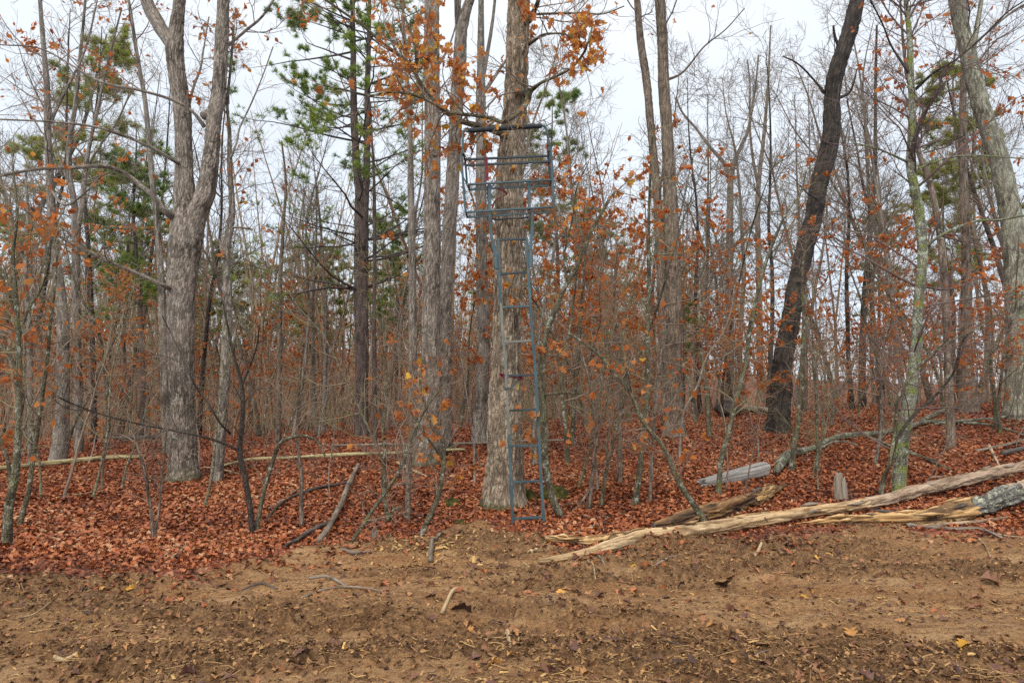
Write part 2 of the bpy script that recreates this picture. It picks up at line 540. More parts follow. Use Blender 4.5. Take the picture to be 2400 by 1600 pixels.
TWIG = plain('bare_twig', (.135, .098, .07), (.27, .2, .15), 2.)
TWIG_RED = plain('reddish_twig', (.085, .055, .05), (.16, .11, .1), 2.)
TWIG_GREY = plain('grey_twig', (.125, .105, .086), (.26, .225, .185), 1.2)
TWIG_OLIVE = plain('olive_twig', (.13, .11, .06), (.25, .22, .13), 2.)
TWIG_DARK = plain('dark_twig', (.03, .026, .023), (.08, .066, .056), 2.)
FAR_WOOD = plain('far_wood', (.22, .15, .095), (.42, .3, .2), .25)

def leafmat(name, stops, trans=.35, rough=.6):
    m, nt, b, out = newmat(name)
    va = attr(nt, 'var', 'Fac')
    tc = nd(nt, 'ShaderNodeTexCoord')
    c = ramp(nt, va, stops)
    sp = noise(nt, tc.outputs['Object'], 60., 3)
    c = mix(nt, ramp(nt, sp, [(.4, (0, 0, 0)), (.75, (.55, .55, .55))]), c, mix(nt, 1., c, (.5, .42, .4), 'MULTIPLY'))
    nt.links.new(c, b.inputs['Base Color']); b.inputs['Roughness'].default_value = rough
    if trans:
        t = nd(nt, 'ShaderNodeBsdfTranslucent'); nt.links.new(c, t.inputs['Color'])
        ms = nd(nt, 'ShaderNodeMixShader'); ms.inputs[0].default_value = trans
        nt.links.new(b.outputs[0], ms.inputs[1]); nt.links.new(t.outputs[0], ms.inputs[2]); nt.links.new(ms.outputs[0], out.inputs['Surface'])
    return m

LEAF_OAK = leafmat('orange_oak_leaf', [(0, (.24, .08, .035)), (.3, (.5, .17, .055)), (.65, (.64, .25, .075)), (.9, (.68, .33, .06)), (1, (.7, .42, .05))], .45)
LEAF_RUST = leafmat('rust_leaf', [(0, (.24, .075, .03)), (.35, (.48, .14, .04)), (.7, (.64, .22, .055)), (1, (.68, .33, .09))], .6)
LEAF_BROWN = leafmat('brown_leaf', [(0, (.14, .06, .04)), (.6, (.27, .12, .07)), (1, (.4, .19, .1))], .35)
LITTER = leafmat('litter_leaf', [(0, (.05, .018, .011)), (.25, (.18, .054, .024)), (.5, (.32, .094, .036)), (.7, (.4, .135, .05)), (.88, (.43, .18, .08)), (1, (.46, .27, .15))], 0., .5)
LITTER_DIRT = leafmat('stray_leaf', [(0, (.05, .03, .025)), (.3, (.13, .06, .045)), (.6, (.26, .12, .06)), (.85, (.4, .2, .08)), (1, (.6, .32, .05))], 0., .55)
NEEDLE = leafmat('pine_needle', [(0, (.07, .13, .07)), (.35, (.16, .25, .075)), (.7, (.29, .38, .06)), (1, (.42, .47, .09))], .55)
NEEDLE_FAR = leafmat('olive_needle', [(0, (.2, .22, .07)), (.5, (.33, .36, .09)), (1, (.45, .43, .14))], .6)

def wood(name, stops, scale=14., streak=.06, dark=(.05, .035, .025), dark_at=.68):
    m, nt, b, _ = newmat(name)
    bk = attr(nt, 'bk')
    v = mapping(nt, bk, (1, 1, streak))
    n = noise(nt, v, scale * 2.2, 6, .7, .3)
    c = ramp(nt, n, stops)
    big = noise(nt, mapping(nt, bk, (1, 1, .25), (3, 1, 7)), 6., 5, .6, .5)
    c = mix(nt, ramp(nt, big, [(dark_at - .08, (0, 0, 0)), (dark_at + .06, (.9, .9, .9))]), c, dark)
    c = mix(nt, ramp(nt, attr(nt, 'crev', 'Fac'), [(.4, (0, 0, 0)), (.95, (.75, .75, .75))]), c, tuple(x * .6 for x in dark))
    nt.links.new(c, b.inputs['Base Color'])
    bump(nt, b, n, 1., .03)
    return m

WOOD_PALE = wood('pale_bare_wood', [(.25, (.27, .15, .062)), (.42, (.52, .345, .175)), (.7, (.72, .555, .35))], dark=(.2, .115, .055), dark_at=.6)
WOOD_YELLOW = wood('yellow_rotten_wood', [(.25, (.17, .085, .035)), (.42, (.42, .24, .095)), (.58, (.6, .4, .19)), (.78, (.68, .53, .34))], dark=(.1, .055, .033), dark_at=.54)
WOOD_ROT = wood('brown_rotten_wood', [(.25, (.1, .055, .03)), (.5, (.26, .145, .07)), (.75, (.45, .25, .085))], dark=(.028, .022, .02), dark_at=.54)
WOOD_GREY = wood('weathered_grey_wood', [(.25, (.15, .138, .125)), (.5, (.31, .29, .268)), (.75, (.47, .445, .42))], dark=(.18, .165, .155), dark_at=.7)
WOOD_GREEN = wood('algae_grey_log', [(.25, (.26, .2, .1)), (.5, (.46, .39, .2)), (.75, (.6, .54, .34))], dark=(.11, .08, .05), dark_at=.66)
WOOD_PINK = wood('pinkish_bare_log', [(.25, (.2, .125, .075)), (.45, (.42, .3, .205)), (.7, (.6, .475, .36))], dark=(.17, .105, .065), dark_at=.57)
BARK_LOG = bark('lichen_log_bark', (.06, .052, .046), (.16, .145, .13), (.3, .28, .25), 18, lichen=.55, lichen_col=(.4, .42, .3), moss_amt=.1)
BARK_FALLEN = bark('lichen_branch_bark', (.08, .066, .05), (.18, .16, .125), (.3, .28, .225), 24, lichen=.5, lichen_col=(.36, .42, .28), moss_amt=.25)
STICK = wood('grey_stick', [(.25, (.13, .1, .075)), (.5, (.26, .21, .165)), (.75, (.4, .34, .275))], dark=(.1, .08, .06))
STICK_DARK = wood('charred_stick', [(.25, (.035, .03, .028)), (.5, (.1, .085, .075)), (.75, (.22, .19, .165))], dark=(.03, .026, .024))
STICK_STRAW = wood('straw_stick', [(.25, (.3, .2, .11)), (.5, (.46, .33, .19)), (.75, (.56, .44, .28))], dark=(.25, .16, .09))

# soil
def soil():
    m, nt, b, _ = newmat('churned_dirt')
    tc = nd(nt, 'ShaderNodeTexCoord'); o = tc.outputs['Object']
    cr = attr(nt, 'crumb', 'Fac')
    st = mapping(nt, o, (.55, 2.6, 1)); st.node.inputs['Rotation'].default_value = (0, 0, .1)
    n1 = noise(nt, st, 1.6, 7, .68, .5)
    n2 = noise(nt, mapping(nt, o, (.8, 1.7, 1)), 13., 7, .8, .6)
    n3 = noise(nt, mapping(nt, o, (.8, 1.2, 1)), 48., 6, .85)
    n4 = noise(nt, mapping(nt, o, (.35, 3., 1)), 9., 5, .7, .3)
    smear = ramp(nt, n1, [(.28, (.22, .1, .038)), (.45, (.38, .195, .084)), (.6, (.52, .31, .152)), (.75, (.66, .46, .27))])
    smear = mix(nt, ramp(nt, n4, [(.38, (.7, .7, .7)), (.52, (0, 0, 0))]), smear, (.2, .098, .045))
    crumb = ramp(nt, n2, [(.3, (.07, .036, .018)), (.45, (.19, .098, .045)), (.58, (.36, .2, .092)), (.72, (.58, .37, .19))])
    c = mix(nt, ramp(nt, math_(nt, 'ADD', cr, math_(nt, 'MULTIPLY', math_(nt, 'SUBTRACT', n2, .5), 1.2)), [(.25, (0, 0, 0)), (.7, (.95, .95, .95))]), smear, crumb)
    c = mix(nt, ramp(nt, n3, [(.36, (.85, .85, .85)), (.49, (0, 0, 0))]), c, (.1, .05, .024))
    c = mix(nt, ramp(nt, n3, [(.54, (0, 0, 0)), (.66, (.85, .85, .85))]), c, (.64, .39, .18))
    vo = nd(nt, 'ShaderNodeTexVoronoi'); vo.inputs['Scale'].default_value = 30.; nt.links.new(mapping(nt, o, (.8, 1.3, 1)), vo.inputs['Vector'])
    spk = ramp(nt, vo.outputs['Color'], [(.72, (0, 0, 0)), (.76, (.9, .9, .9))], 'LINEAR')
    c = mix(nt, math_(nt, 'MULTIPLY', spk, ramp(nt, vo.outputs['Distance'], [(.1, (.9, .9, .9)), (.3, (0, 0, 0))])), c, (.6, .28, .05))
    nt.links.new(c, b.inputs['Base Color'])
    b.inputs['Roughness'].default_value = .75
    h = mix(nt, .5, n2, n3)
    bump(nt, b, h, 1., .07)
    return m
SOIL = soil()

def floor_mat():
    m, nt, b, _ = newmat('leafy_soil')
    tc = nd(nt, 'ShaderNodeTexCoord'); o = tc.outputs['Object']
    vo = nd(nt, 'ShaderNodeTexVoronoi'); vo.inputs['Scale'].default_value = 11.; vo.inputs['Randomness'].default_value = 1
    nt.links.new(o, vo.inputs['Vector'])
    sep = nd(nt, 'ShaderNodeSeparateColor'); nt.links.new(vo.outputs['Color'], sep.inputs[0])
    c = ramp(nt, sep.outputs[0], [(0, (.05, .02, .014)), (.35, (.15, .045, .028)), (.65, (.25, .075, .04)), (.9, (.31, .11, .06)), (1, (.4, .2, .11))])
    n1 = noise(nt, o, .5, 4, .6)
    c = mix(nt, ramp(nt, n1, [(.45, (0, 0, 0)), (.7, (.4, .4, .4))]), c, (.17, .1, .06))
    nt.links.new(c, b.inputs['Base Color'])
    bump(nt, b, vo.outputs['Distance'], 1., .06)
    return m
FLOOR = floor_mat()
MOSS = plain('moss_cushion', (.014, .014, .006), (.085, .08, .014), 14., .95)
CHIP = leafmat('wood_chip', [(0, (.1, .06, .035)), (.4, (.25, .14, .065)), (.7, (.42, .26, .11)), (.93, (.55, .36, .13)), (1, (.66, .36, .06))], 0., .8)
CLOD = plain('dirt_clod', (.1, .058, .033), (.32, .2, .11), 9., .9)

def paint(name, a, b_, worn, worn_at=.6, rough=.55):
    m, nt, b, _ = newmat(name)
    tc = nd(nt, 'ShaderNodeTexCoord'); o = tc.outputs['Object']
    n1 = noise(nt, o, 3., 4, .6); n2 = noise(nt, mapping(nt, o, (1, 1, .35)), 22., 6, .75)
    c = ramp(nt, n1, [(.35, a), (.65, b_)])
    c = mix(nt, ramp(nt, n2, [(worn_at, (0, 0, 0)), (worn_at + .1, (.85, .85, .85))]), c, worn)
    nt.links.new(c, b.inputs['Base Color']); b.inputs['Roughness'].default_value = rough; b.inputs['Specular IOR Level'].default_value = .4
    bump(nt, b, n2, .25, .002)
    return m
PAINT = paint('teal_blue_paint', (.024, .058, .075), (.052, .1, .122), (.15, .12, .085), .54)
PAINT_DARK = paint('dark_blue_paint', (.012, .022, .03), (.03, .05, .062), (.11, .085, .065), .55)
PAINT_WORN = paint('worn_blue_paint', (.09, .11, .105), (.16, .165, .145), (.2, .17, .13), .5)
FOAM = plain('black_foam', (.012, .016, .02), (.035, .042, .05), 20., .7)
STRAP = plain('red_strap', (.08, .015, .022), (.2, .03, .042), 14., .8)
STEEL_DARK = plain('dark_steel', (.02, .022, .027), (.06, .062, .068), 14., .5, spec=.5)
TAGMAT = plain('yellow_tag', (.42, .34, .06), (.55, .46, .1), 9., .6)
CUTWOOD = plain('cut_wood', (.28, .13, .035), (.5, .27, .075), 60., .8)
CLODMAT = leafmat('dirt_crumb', [(0, (.045, .023, .012)), (.35, (.14, .07, .032)), (.65, (.3, .16, .07)), (.88, (.46, .27, .12)), (1, (.68, .34, .07))], 0., .85)
# ---------------------------------------------------------------- ground: one sheet, bare track and leafy forest floor
def build_ground():
    Y = np.concatenate([np.linspace(-14, 2.2, 14), np.geomspace(2.4, 9, 270), np.geomspace(9.1, 45, 84), np.geomspace(46.5, 170, 18)])
    nc = 470
    u = np.linspace(-1, 1, nc)
    W = .8 * np.maximum(Y, 0) + 2.4 + 8 * sstep(2.4, -2, Y)
    X = W[:, None] * u[None, :]; YY = np.broadcast_to(Y[:, None], X.shape)
    Z = GR(X, YY)
    V = np.stack([X, YY, Z], -1).reshape(-1, 3)
    r = len(Y)
    i = np.arange(r - 1)[:, None] * nc; j = np.arange(nc - 1)[None, :]
    Q = np.stack([i + j, i + j + 1, i + j + nc + 1, i + j + nc], -1).reshape(-1, 4)
    cx = V[Q].mean(1)
    d = dirtmask(cx[:, 0], cx[:, 1]) > .5
    out = []
    for nm, sel, mt in (('dirt_track', d, SOIL), ('forest_floor', ~d, FLOOR)):
        q = Q[sel]; used = np.unique(q); mp = np.zeros(len(V), int); mp[used] = np.arange(len(used))
        o = link(nm, mesh_np(nm, V[used], mp[q], None, {'crumb': crumble(V[used][:, 0], V[used][:, 1])}), mt)
        tag(o, kind='structure'); out.append(o)
    return out
DIRT, FLOOR_OBJ = build_ground()

# ---------------------------------------------------------------- tree building
def ext_top(pts):
    if pts[-1][1] < 25:
        (x0, y0, w0), (x1, y1, w1) = pts[-2], pts[-1]
        k = 260 / max(abs(y1 - y0), 1)
        pts = pts + [(x1 + (x1 - x0) * k * .8, y1 - 260, w1 * .72), (x1 + (x1 - x0) * k * 1.2, y1 - 700, w1 * .3)]
    return pts

def path3(pts, Y0, dY=0., drift=.0, rng=None):
    n = len(pts); t = np.linspace(0, 1, n)
    Ys = Y0 + dY * t
    if drift and rng is not None:
        Ys = Ys + drift * np.concatenate([[0], np.cumsum(rng.normal(size=n - 1)) / math.sqrt(n)])
    C = np.array([P(a, b, y) for (a, b, _), y in zip(pts, Ys)])
    R = np.array([w / 2 * y / F for (_, _, w), y in zip(pts, Ys)])
    return C, R

def add_twigs(mb, curves, rng, n1=20, n2=90, n3=320, n4=0, t1=(.35, 1.), len1=(1.2, 2.6), ang1=(35, 75), up=.08, twk=1., tip=.0018, wander=.16, limb_n2=0):
    """branches on the given (C,R) curves; returns the finest curves"""
    cs = [resample(C, R, 10) for C, R in curves]
    C0 = np.stack([c for c, _ in cs]); R0 = np.stack([r for _, r in cs])
    lev = []
    C1, R1 = grow(C0, R0, n1, rng, t1, ang=ang1, k=8, wander=wander, up=up, absl=len1, tip=tip * 1.6, rr=.5, slim=.011)
    V, Q = tubes(C1, R1, 4); mb.add(V, Q)
    C2, R2 = grow(C1, R1, n2, rng, (.15, 1.), (.3, .6), (30, 65), 5, wander, up, tip=tip * 1.3)
    V, Q = tubes(C2, R2, 3); mb.add(V, Q)
    C3, R3 = grow(C2, R2, n3, rng, (.15, 1.), (.35, .7), (25, 60), 3, wander * 1.1, up * .6, tip=tip)
    V, Q = tubes(C3, R3, 3); mb.add(V, Q)
    if n4:
        C3, R3 = grow(C3, R3, n4, rng, (.1, 1.), (.4, .8), (25, 60), 3, wander, up * .5, tip=tip * .9)
        V, Q = tubes(C3, R3, 3); mb.add(V, Q)
    return C2, C3

def leaf_spots(Cf, n, rng, t=(.3, 1.), clump=1.):
    """places and directions for leaves on fine twigs"""
    m, k = Cf.shape[:2]
    pool = rng.choice(m, max(1, int(m * clump)), replace=False)
    p = rng.choice(pool, n); x = rng.uniform(t[0], t[1], n) * (k - 1)
    lo = np.minimum(x.astype(int), k - 2); f = (x - lo)[:, None]
    A = Cf[p, lo] * (1 - f) + Cf[p, lo + 1] * f
    D = norm(Cf[p, lo + 1] - Cf[p, lo])
    return A, norm(D + rng.normal(size=(n, 3)) * .5 + np.array([0, 0, -.55]))

def put_leaves(mb, pos, D, rng, size=(.08, .13), shape=None, vmid=.5, vsd=.22):
    n = len(pos)
    tv, tt = shape or LEAF_S
    scatter(mb, tv, tt, pos, rot_along(D, rng, .35), rng.uniform(size[0], size[1], n), np.clip(rng.normal(vmid, vsd, n), 0, 1), rng.uniform(.4, 2.2, n))

def tree(name, label, cat, trunk, barkm, twigm, limbs=(), Y=None, dY=0., sides=36, rings=160, bd=.009, bf=22., flare=.25, seed=0, tw=None, leaves=None, group=None, extend=True, lump=.1, limb_names=None, limb_bark=None):
    rng = np.random.default_rng(100 + seed)
    if extend: trunk = ext_top(trunk)
    sides = max(10, int(sides * .82)); rings = int(rings * .74)
    if Y is None:
        g = GP(trunk[0][0], trunk[0][1]); Y = g[1]
    C, R = path3(trunk, Y, dY)
    C[0][2] = float(G(C[0][0], C[0][1])) - .04 if True else C[0][2]
    base = C[0].copy()
    C = np.vstack([C[:1] - (C[1:2] - C[:1]) / np.linalg.norm(C[1] - C[0]) * .16, C]); R = np.concatenate([[R[0] * 1.04], R])
    root = thing(name, base, label, cat, group)
    mb = MB()
    Cs, Rs = trunk_tube(mb, C, R, sides, rings, seed, bd, bf, lump, flare)
    mb.obj('trunk', barkm, root, base)
    curves = [(Cs, Rs)]; limb_curves = []
    for li, lm in enumerate(limbs):
        pts = lm['p']
        if lm.get('ext'): pts = ext_top(pts)
        y0 = Y + lm.get('y0', 0.) + dY * .3
        c, r = path3(pts, y0, lm.get('dy', 0.), lm.get('drift', .25), rng)
        b = MB(); c2, r2 = trunk_tube(b, c, r, lm.get('sides', 14), lm.get('rings', 90), seed + li + 1, lm.get('bd', .004), bf * 1.1, .14, 0)
        b.obj(lm.get('name', 'limb'), lm.get('mat', barkm), root, base)
        limb_curves.append((c2, r2))
        if lm.get('tw', True): curves.append((c2, r2))
    if tw:
        tb = MB(); src = curves if not tw.get('limbs_only') else limb_curves
        fine = add_twigs(tb, src, rng, **{k: v for k, v in tw.items() if k != 'limbs_only'})
        tag(tb.obj('twigs', twigm, root, base), kind='stuff')
        if leaves:
            lb = MB()
            A, D = leaf_spots(fine[1], leaves['n'], rng, clump=leaves.get('clump', .4))
            if 'keep' in leaves:
                k = leaves['keep'](A); A = A[k]; D = D[k]
            if len(A):
                put_leaves(lb, A, D, rng, leaves.get('size', (.08, .13)), leaves.get('shape'), leaves.get('vmid', .5))
                tag(lb.obj('leaves', leaves['mat'], root, base), kind='stuff')
        root['_f'] = 1; del root['_f']
        return root, base, fine, limb_curves
    return root, base, None, limb_curves

def px_of(A):
    """where world points fall, in photo pixels (used only to decide which twigs keep their leaves)"""
    A = np.atleast_2d(A); d = A - np.array([0, 0, CAM_Z])
    f = d[:, 1] * math.cos(PITCH) + d[:, 2] * math.sin(PITCH); u = -d[:, 1] * math.sin(PITCH) + d[:, 2] * math.cos(PITCH)
    return 1200 + F * d[:, 0] / f, 800 - F * u / f

# ---- the forked oak on the left
L_ = lambda *a: list(a)
tree('forked_oak', 'big grey oak on the left whose trunk forks into three upright limbs', 'tree',
     [(431, 1126, 76.3), (428, 1060, 61.4), (428, 953, 55.8), (424, 800, 59.5), (425, 720, 61.4), (428, 640, 67.0), (436, 570, 74.4), (440, 520, 76.3), (434, 470, 52.1), (431, 400, 40.9), (430, 330, 39.1), (427, 255, 40.0), (414, 170, 40.9), (409, 110, 42.8), (415, 50, 31.6), (421, 0, 27.9)],
     BARK_OAK, TWIG_GREY, sides=90, rings=460, bd=.010, bf=34, flare=.22, seed=1, lump=.07,
     limbs=[dict(p=[(448, 560, 44), (462, 500, 48), (478, 459, 46), (490, 400, 41), (497, 345, 37), (502, 280, 35), (513, 215, 35), (519, 110, 33), (524, 0, 28)], sides=56, rings=280, bd=.008, ext=True, drift=.1, y0=-.05),
            dict(p=[(410, 118, 28), (385, 80, 31), (357, 30, 31), (340, -8, 29)], sides=34, rings=110, bd=.01, ext=True, drift=.05),
            dict(p=[(415, 512, 24), (393, 500, 17), (357, 459, 12), (316, 423, 11), (276, 398, 10), (230, 389, 10), (168, 393, 9), (102, 395, 8), (46, 403, 7), (-20, 418, 6)], dy=-1.6),
            dict(p=[(405, 678, 16), (383, 668, 11), (326, 643, 10), (265, 617, 9), (204, 587, 8), (143, 556, 7), (97, 515, 6), (71, 485, 5)], dy=-1.9),
            dict(p=[(422, 385, 12), (408, 377, 8), (357, 347, 8), (306, 324, 7), (255, 306, 7), (214, 296, 6), (128, 286, 5), (0, 280, 4)], dy=-1.2),
            dict(p=[(480, 298, 10), (449, 260, 7), (398, 232, 7), (316, 209, 6), (230, 189, 5), (102, 117, 4), (0, 105, 3)], dy=-1.4),
            dict(p=[(525, 112, 10), (545, 98, 7), (577, 71, 7), (617, 36, 6), (660, -30, 5)], dy=.8),
            dict(p=[(436, 300, 10), (445, 240, 6), (455, 200, 6), (470, 160, 5), (478, 110, 4), (490, 40, 3)], dy=.6),
            dict(p=[(478, 272, 22), (484, 267, 20), (489, 264, 17)], y0=-.16, name='branch_stub', tw=False, rings=14, sides=16)],
     tw=dict(n1=70, n2=330, n3=1500, t1=(.3, 1.), len1=(.5, 1.6), limbs_only=True, tip=.0018),
     leaves=dict(n=420, mat=LEAF_RUST, size=(.07, .12), clump=.15, vmid=.6))
# ---- slim trunk beside it
tree('slim_tree', 'slim grey tree with a kinked knobby trunk just right of the big forked oak', 'tree',
     [(508, 1126, 30), (513, 1060, 26), (518, 1000, 25), (526, 902, 24), (531, 800, 22), (533, 720, 21), (533, 663, 20), (530, 600, 18), (529, 572, 22), (538, 545, 17), (544, 500, 15), (543, 459, 14), (539, 400, 13), (538, 350, 11), (538, 306, 9), (533, 245, 7), (541, 153, 6), (548, 60, 5)],
     BARK_PALE, TWIG, sides=30, rings=240, bd=.004, bf=34, flare=.1, seed=2, dY=.2,
     limbs=[dict(p=[(540, 372, 7), (556, 330, 5), (562, 300, 4), (590, 240, 4), (615, 180, 3), (640, 110, 3)], rings=40, sides=8),
            dict(p=[(545, 533, 6), (570, 534, 5), (592, 538, 4)], rings=14, sides=8),
            dict(p=[(520, 590, 8), (516, 565, 9), (524, 605, 7)], rings=12, sides=10, tw=False, name='branch_stub')],
     tw=dict(n1=34, n2=150, n3=520, t1=(.45, 1.), len1=(.5, 1.5)), leaves=dict(n=90, mat=LEAF_RUST, clump=.15))
tree('grey_tree', 'straight grey tree near the left edge rising behind a fallen greenish pole', 'tree',
     [(135, 1088, 40), (141, 1030, 34), (148, 953, 29), (148, 851, 27), (147, 760, 26), (140, 680, 24), (130, 600, 22), (122, 510, 20), (117, 408, 18), (112, 306, 16), (110, 204, 14), (102, 110, 11), (94, 0, 9)],
     BARK_PALE, TWIG, sides=36, rings=260, bd=.006, bf=26, flare=.15, seed=3,
     limbs=[dict(p=[(112, 300, 9), (140, 240, 7), (165, 190, 6), (195, 130, 5), (215, 60, 4), (230, -10, 3)], sides=8, rings=40),
            dict(p=[(116, 440, 7), (150, 480, 6), (190, 460, 5), (230, 420, 4), (250, 390, 3)], sides=8, rings=40, dy=-.6)],
     tw=dict(n1=46, n2=220, n3=800, t1=(.35, 1.), len1=(.9, 2.4)), leaves=dict(n=160, mat=LEAF_RUST, clump=.2))
tree('twin_tree', 'two-stemmed tree forking among orange leaves left of the forked oak', 'tree',
     [(186, 1050, 20), (183, 900, 19), (180, 760, 18), (178, 640, 18), (179, 536, 20), (173, 470, 14), (163, 410, 13), (163, 330, 11), (176, 250, 10), (186, 150, 8), (200, 0, 6)],
     BARK_PALE, TWIG, Y=16.5, sides=24, rings=160, bd=.005, bf=26, flare=.1, seed=4,
     limbs=[dict(p=[(182, 530, 14), (192, 480, 12), (198, 420, 11), (210, 340, 9), (228, 260, 8), (243, 190, 6), (262, 110, 5), (285, 20, 4)], sides=12, rings=70, bd=.004),
            dict(p=[(203, 395, 6), (235, 340, 5), (272, 290, 5), (300, 230, 4), (316, 210, 3)], sides=8, rings=30),
            dict(p=[(176, 470, 5), (150, 400, 5), (130, 330, 4), (120, 250, 3)], sides=8, rings=30)],
     tw=dict(n1=40, n2=200, n3=900, t1=(.3, 1.), len1=(.8, 2.2)), leaves=dict(n=380, mat=LEAF_RUST, clump=.2))
tree('slender_tree', 'slender pale tree leaning behind the big forked oak', 'tree',
     [(392, 1052, 20), (386, 900, 19), (380, 720, 18), (375, 612, 15), (366, 510, 13), (356, 408, 13), (347, 306, 12), (339, 230, 11), (321, 128, 9), (306, 26, 7), (300, -10, 6)],
     BARK_PALE, TWIG, Y=15.5, sides=20, rings=150, bd=.003, bf=30, flare=.1, seed=5,
     tw=dict(n1=40, n2=190, n3=800, t1=(.45, 1.), len1=(.9, 2.2)), leaves=dict(n=60, mat=LEAF_RUST, clump=.1))
# ---- oaks behind the ladder tree
tree('straight_oak', 'tall straight grey oak left of the ladder, bark furrowed up to the frame top', 'tree',
     [(1003, 1088, 76), (1004, 1050, 62), (1007, 1004, 54), (1013, 902, 49), (1010, 765, 44), (1012, 612, 42), (1013, 459, 40), (1014, 306, 39), (1012, 153, 38), (1012, 0, 36)],
     BARK_OAK, TWIG, sides=64, rings=360, bd=.010, bf=32, flare=.2, seed=6, lump=.07,
     limbs=[dict(p=[(1015, 365, 9), (1030, 358, 6), (1052, 352, 5), (1081, 352, 4)], y0=-.15, dy=-.3, sides=8, rings=20),
            dict(p=[(1030, 150, 8), (1052, 110, 5), (1068, 60, 4), (1080, 0, 4)], sides=8, rings=30)],
     tw=dict(n1=16, n2=60, n3=240, t1=(.72, 1.), len1=(.8, 2.)))
tree('leaning_oak', 'grey oak leaning right behind the straight oak and splitting near the top', 'tree',
     [(1040, 1062, 42), (1041, 950, 36), (1043, 820, 30), (1045, 714, 30), (1053, 561, 33), (1058, 459, 33), (1064, 357, 32), (1070, 255, 32), (1077, 153, 33), (1082, 70, 30), (1098, 10, 24), (1104, -10, 22)],
     BARK_OAK, TWIG, sides=44, rings=260, bd=.009, bf=32, flare=.15, seed=7,
     limbs=[dict(p=[(1080, 90, 22), (1074, 40, 19), (1072, 0, 17)], sides=20, rings=40, ext=True, bd=.008)],
     tw=dict(n1=14, n2=60, n3=240, t1=(.7, 1.), len1=(.8, 2.)))
tree('grey_oak', 'pale grey oak seen in the gap just left of the ladder oak', 'tree',
     [(1124, 1036, 40), (1126, 990, 35), (1130, 902, 33), (1133, 800, 31), (1129, 612, 28), (1128, 459, 27), (1127, 255, 25), (1127, 150, 20), (1127, 51, 16), (1128, 0, 14)],
     BARK_PALE, TWIG_GREY, sides=36, rings=240, bd=.008, bf=24, flare=.15, seed=8,
     limbs=[dict(p=[(1130, 190, 12), (1143, 120, 9), (1153, 60, 8), (1160, 0, 7)], sides=12, rings=40, ext=True),
            dict(p=[(1135, 215, 10), (1160, 180, 8), (1176, 155, 7), (1210, 110, 5)], sides=8, rings=30, dy=.6)],
     tw=dict(n1=40, n2=240, n3=1100, t1=(.62, 1.), len1=(1., 2.6), up=.14))
tree('pale_tree', 'thin pale tree between the pine and the straight grey oak', 'tree',
     [(968, 1062, 22), (969, 940, 21), (968, 800, 20), (966, 612, 18), (963, 459, 16), (961, 306, 13), (953, 179, 11), (946, 60, 9), (944, 0, 8)],
     BARK_PALE, TWIG, Y=13.6, sides=24, rings=180, bd=.004, bf=28, flare=.1, seed=9,
     limbs=[dict(p=[(965, 512, 5), (940, 512, 4), (910, 508, 4)], sides=8, rings=20, dy=-.5)],
     tw=dict(n1=26, n2=110, n3=420, t1=(.5, 1.), len1=(.8, 2.)), leaves=dict(n=160, mat=LEAF_OAK, clump=.25))
tree('brown_oak', 'tall brown oak right of the ladder with a slimmer stem pressed against it', 'tree',
     [(1579, 1022, 58), (1578, 980, 48), (1577, 900, 44), (1578, 800, 42), (1578, 700, 39), (1576, 590, 38), (1573, 510, 36), (1568, 408, 33), (1563, 306, 29), (1556, 204, 28), (1553, 102, 27), (1547, 0, 25)],
     BARK_MID, TWIG_GREY, sides=52, rings=320, bd=.009, bf=30, flare=.2, seed=10,
     limbs=[dict(p=[(1566, 1022, 30), (1562, 900, 27), (1556, 765, 26), (1552, 680, 25), (1550, 612, 24), (1543, 510, 22), (1536, 408, 20), (1526, 306, 20), (1517, 204, 20), (1502, 102, 19), (1493, 0, 16)], name='stem', sides=26, rings=220, bd=.008, ext=True, drift=.03, y0=.05),
            dict(p=[(1555, 190, 8), (1600, 170, 5), (1650, 110, 4), (1700, 70, 3), (1745, 20, 3)], sides=7, rings=40, dy=-.8)],
     tw=dict(n1=44, n2=240, n3=1100, t1=(.5, 1.), len1=(1., 2.8), up=.1), leaves=dict(n=60, mat=LEAF_OAK, clump=.1))
# ---- the black leaning oak
tree('black_oak', 'black-barked oak leaning to the right, tallest dark trunk in the right half', 'tree',
     [(1822, 1012, 62), (1825, 975, 53), (1831, 920, 50), (1836, 841, 46), (1850, 765, 44), (1868, 663, 42), (1886, 587, 42), (1906, 510, 42), (1919, 434, 42), (1938, 367, 43), (1949, 306, 42), (1950, 230, 38), (1957, 179, 40), (1978, 112, 38), (1993, 66, 38), (2008, 0, 36)],
     BARK_DARK, TWIG, sides=56, rings=360, bd=.017, bf=20, flare=.2, seed=11, lump=.06,
     limbs=[dict(p=[(1968, 112, 9), (1957, 88, 7), (1953, 60, 5)], sides=8, rings=16, name='branch_stub', tw=False, mat=BARK_TWIGDARK),
            dict(p=[(1962, 232, 9), (1990, 218, 6), (2002, 190, 5), (2008, 163, 3)], sides=8, rings=20, name='branch_stub', tw=False),
            dict(p=[(1932, 218, 8), (1905, 185, 5), (1870, 150, 4), (1835, 132, 3)], sides=7, rings=30, dy=-.6),
            dict(p=[(1925, 470, 6), (1895, 455, 4), (1870, 430, 3)], sides=7, rings=20, dy=-.8)],
     tw=dict(n1=14, n2=50, n3=200, t1=(.3, 1.), len1=(.4, 1.2)))
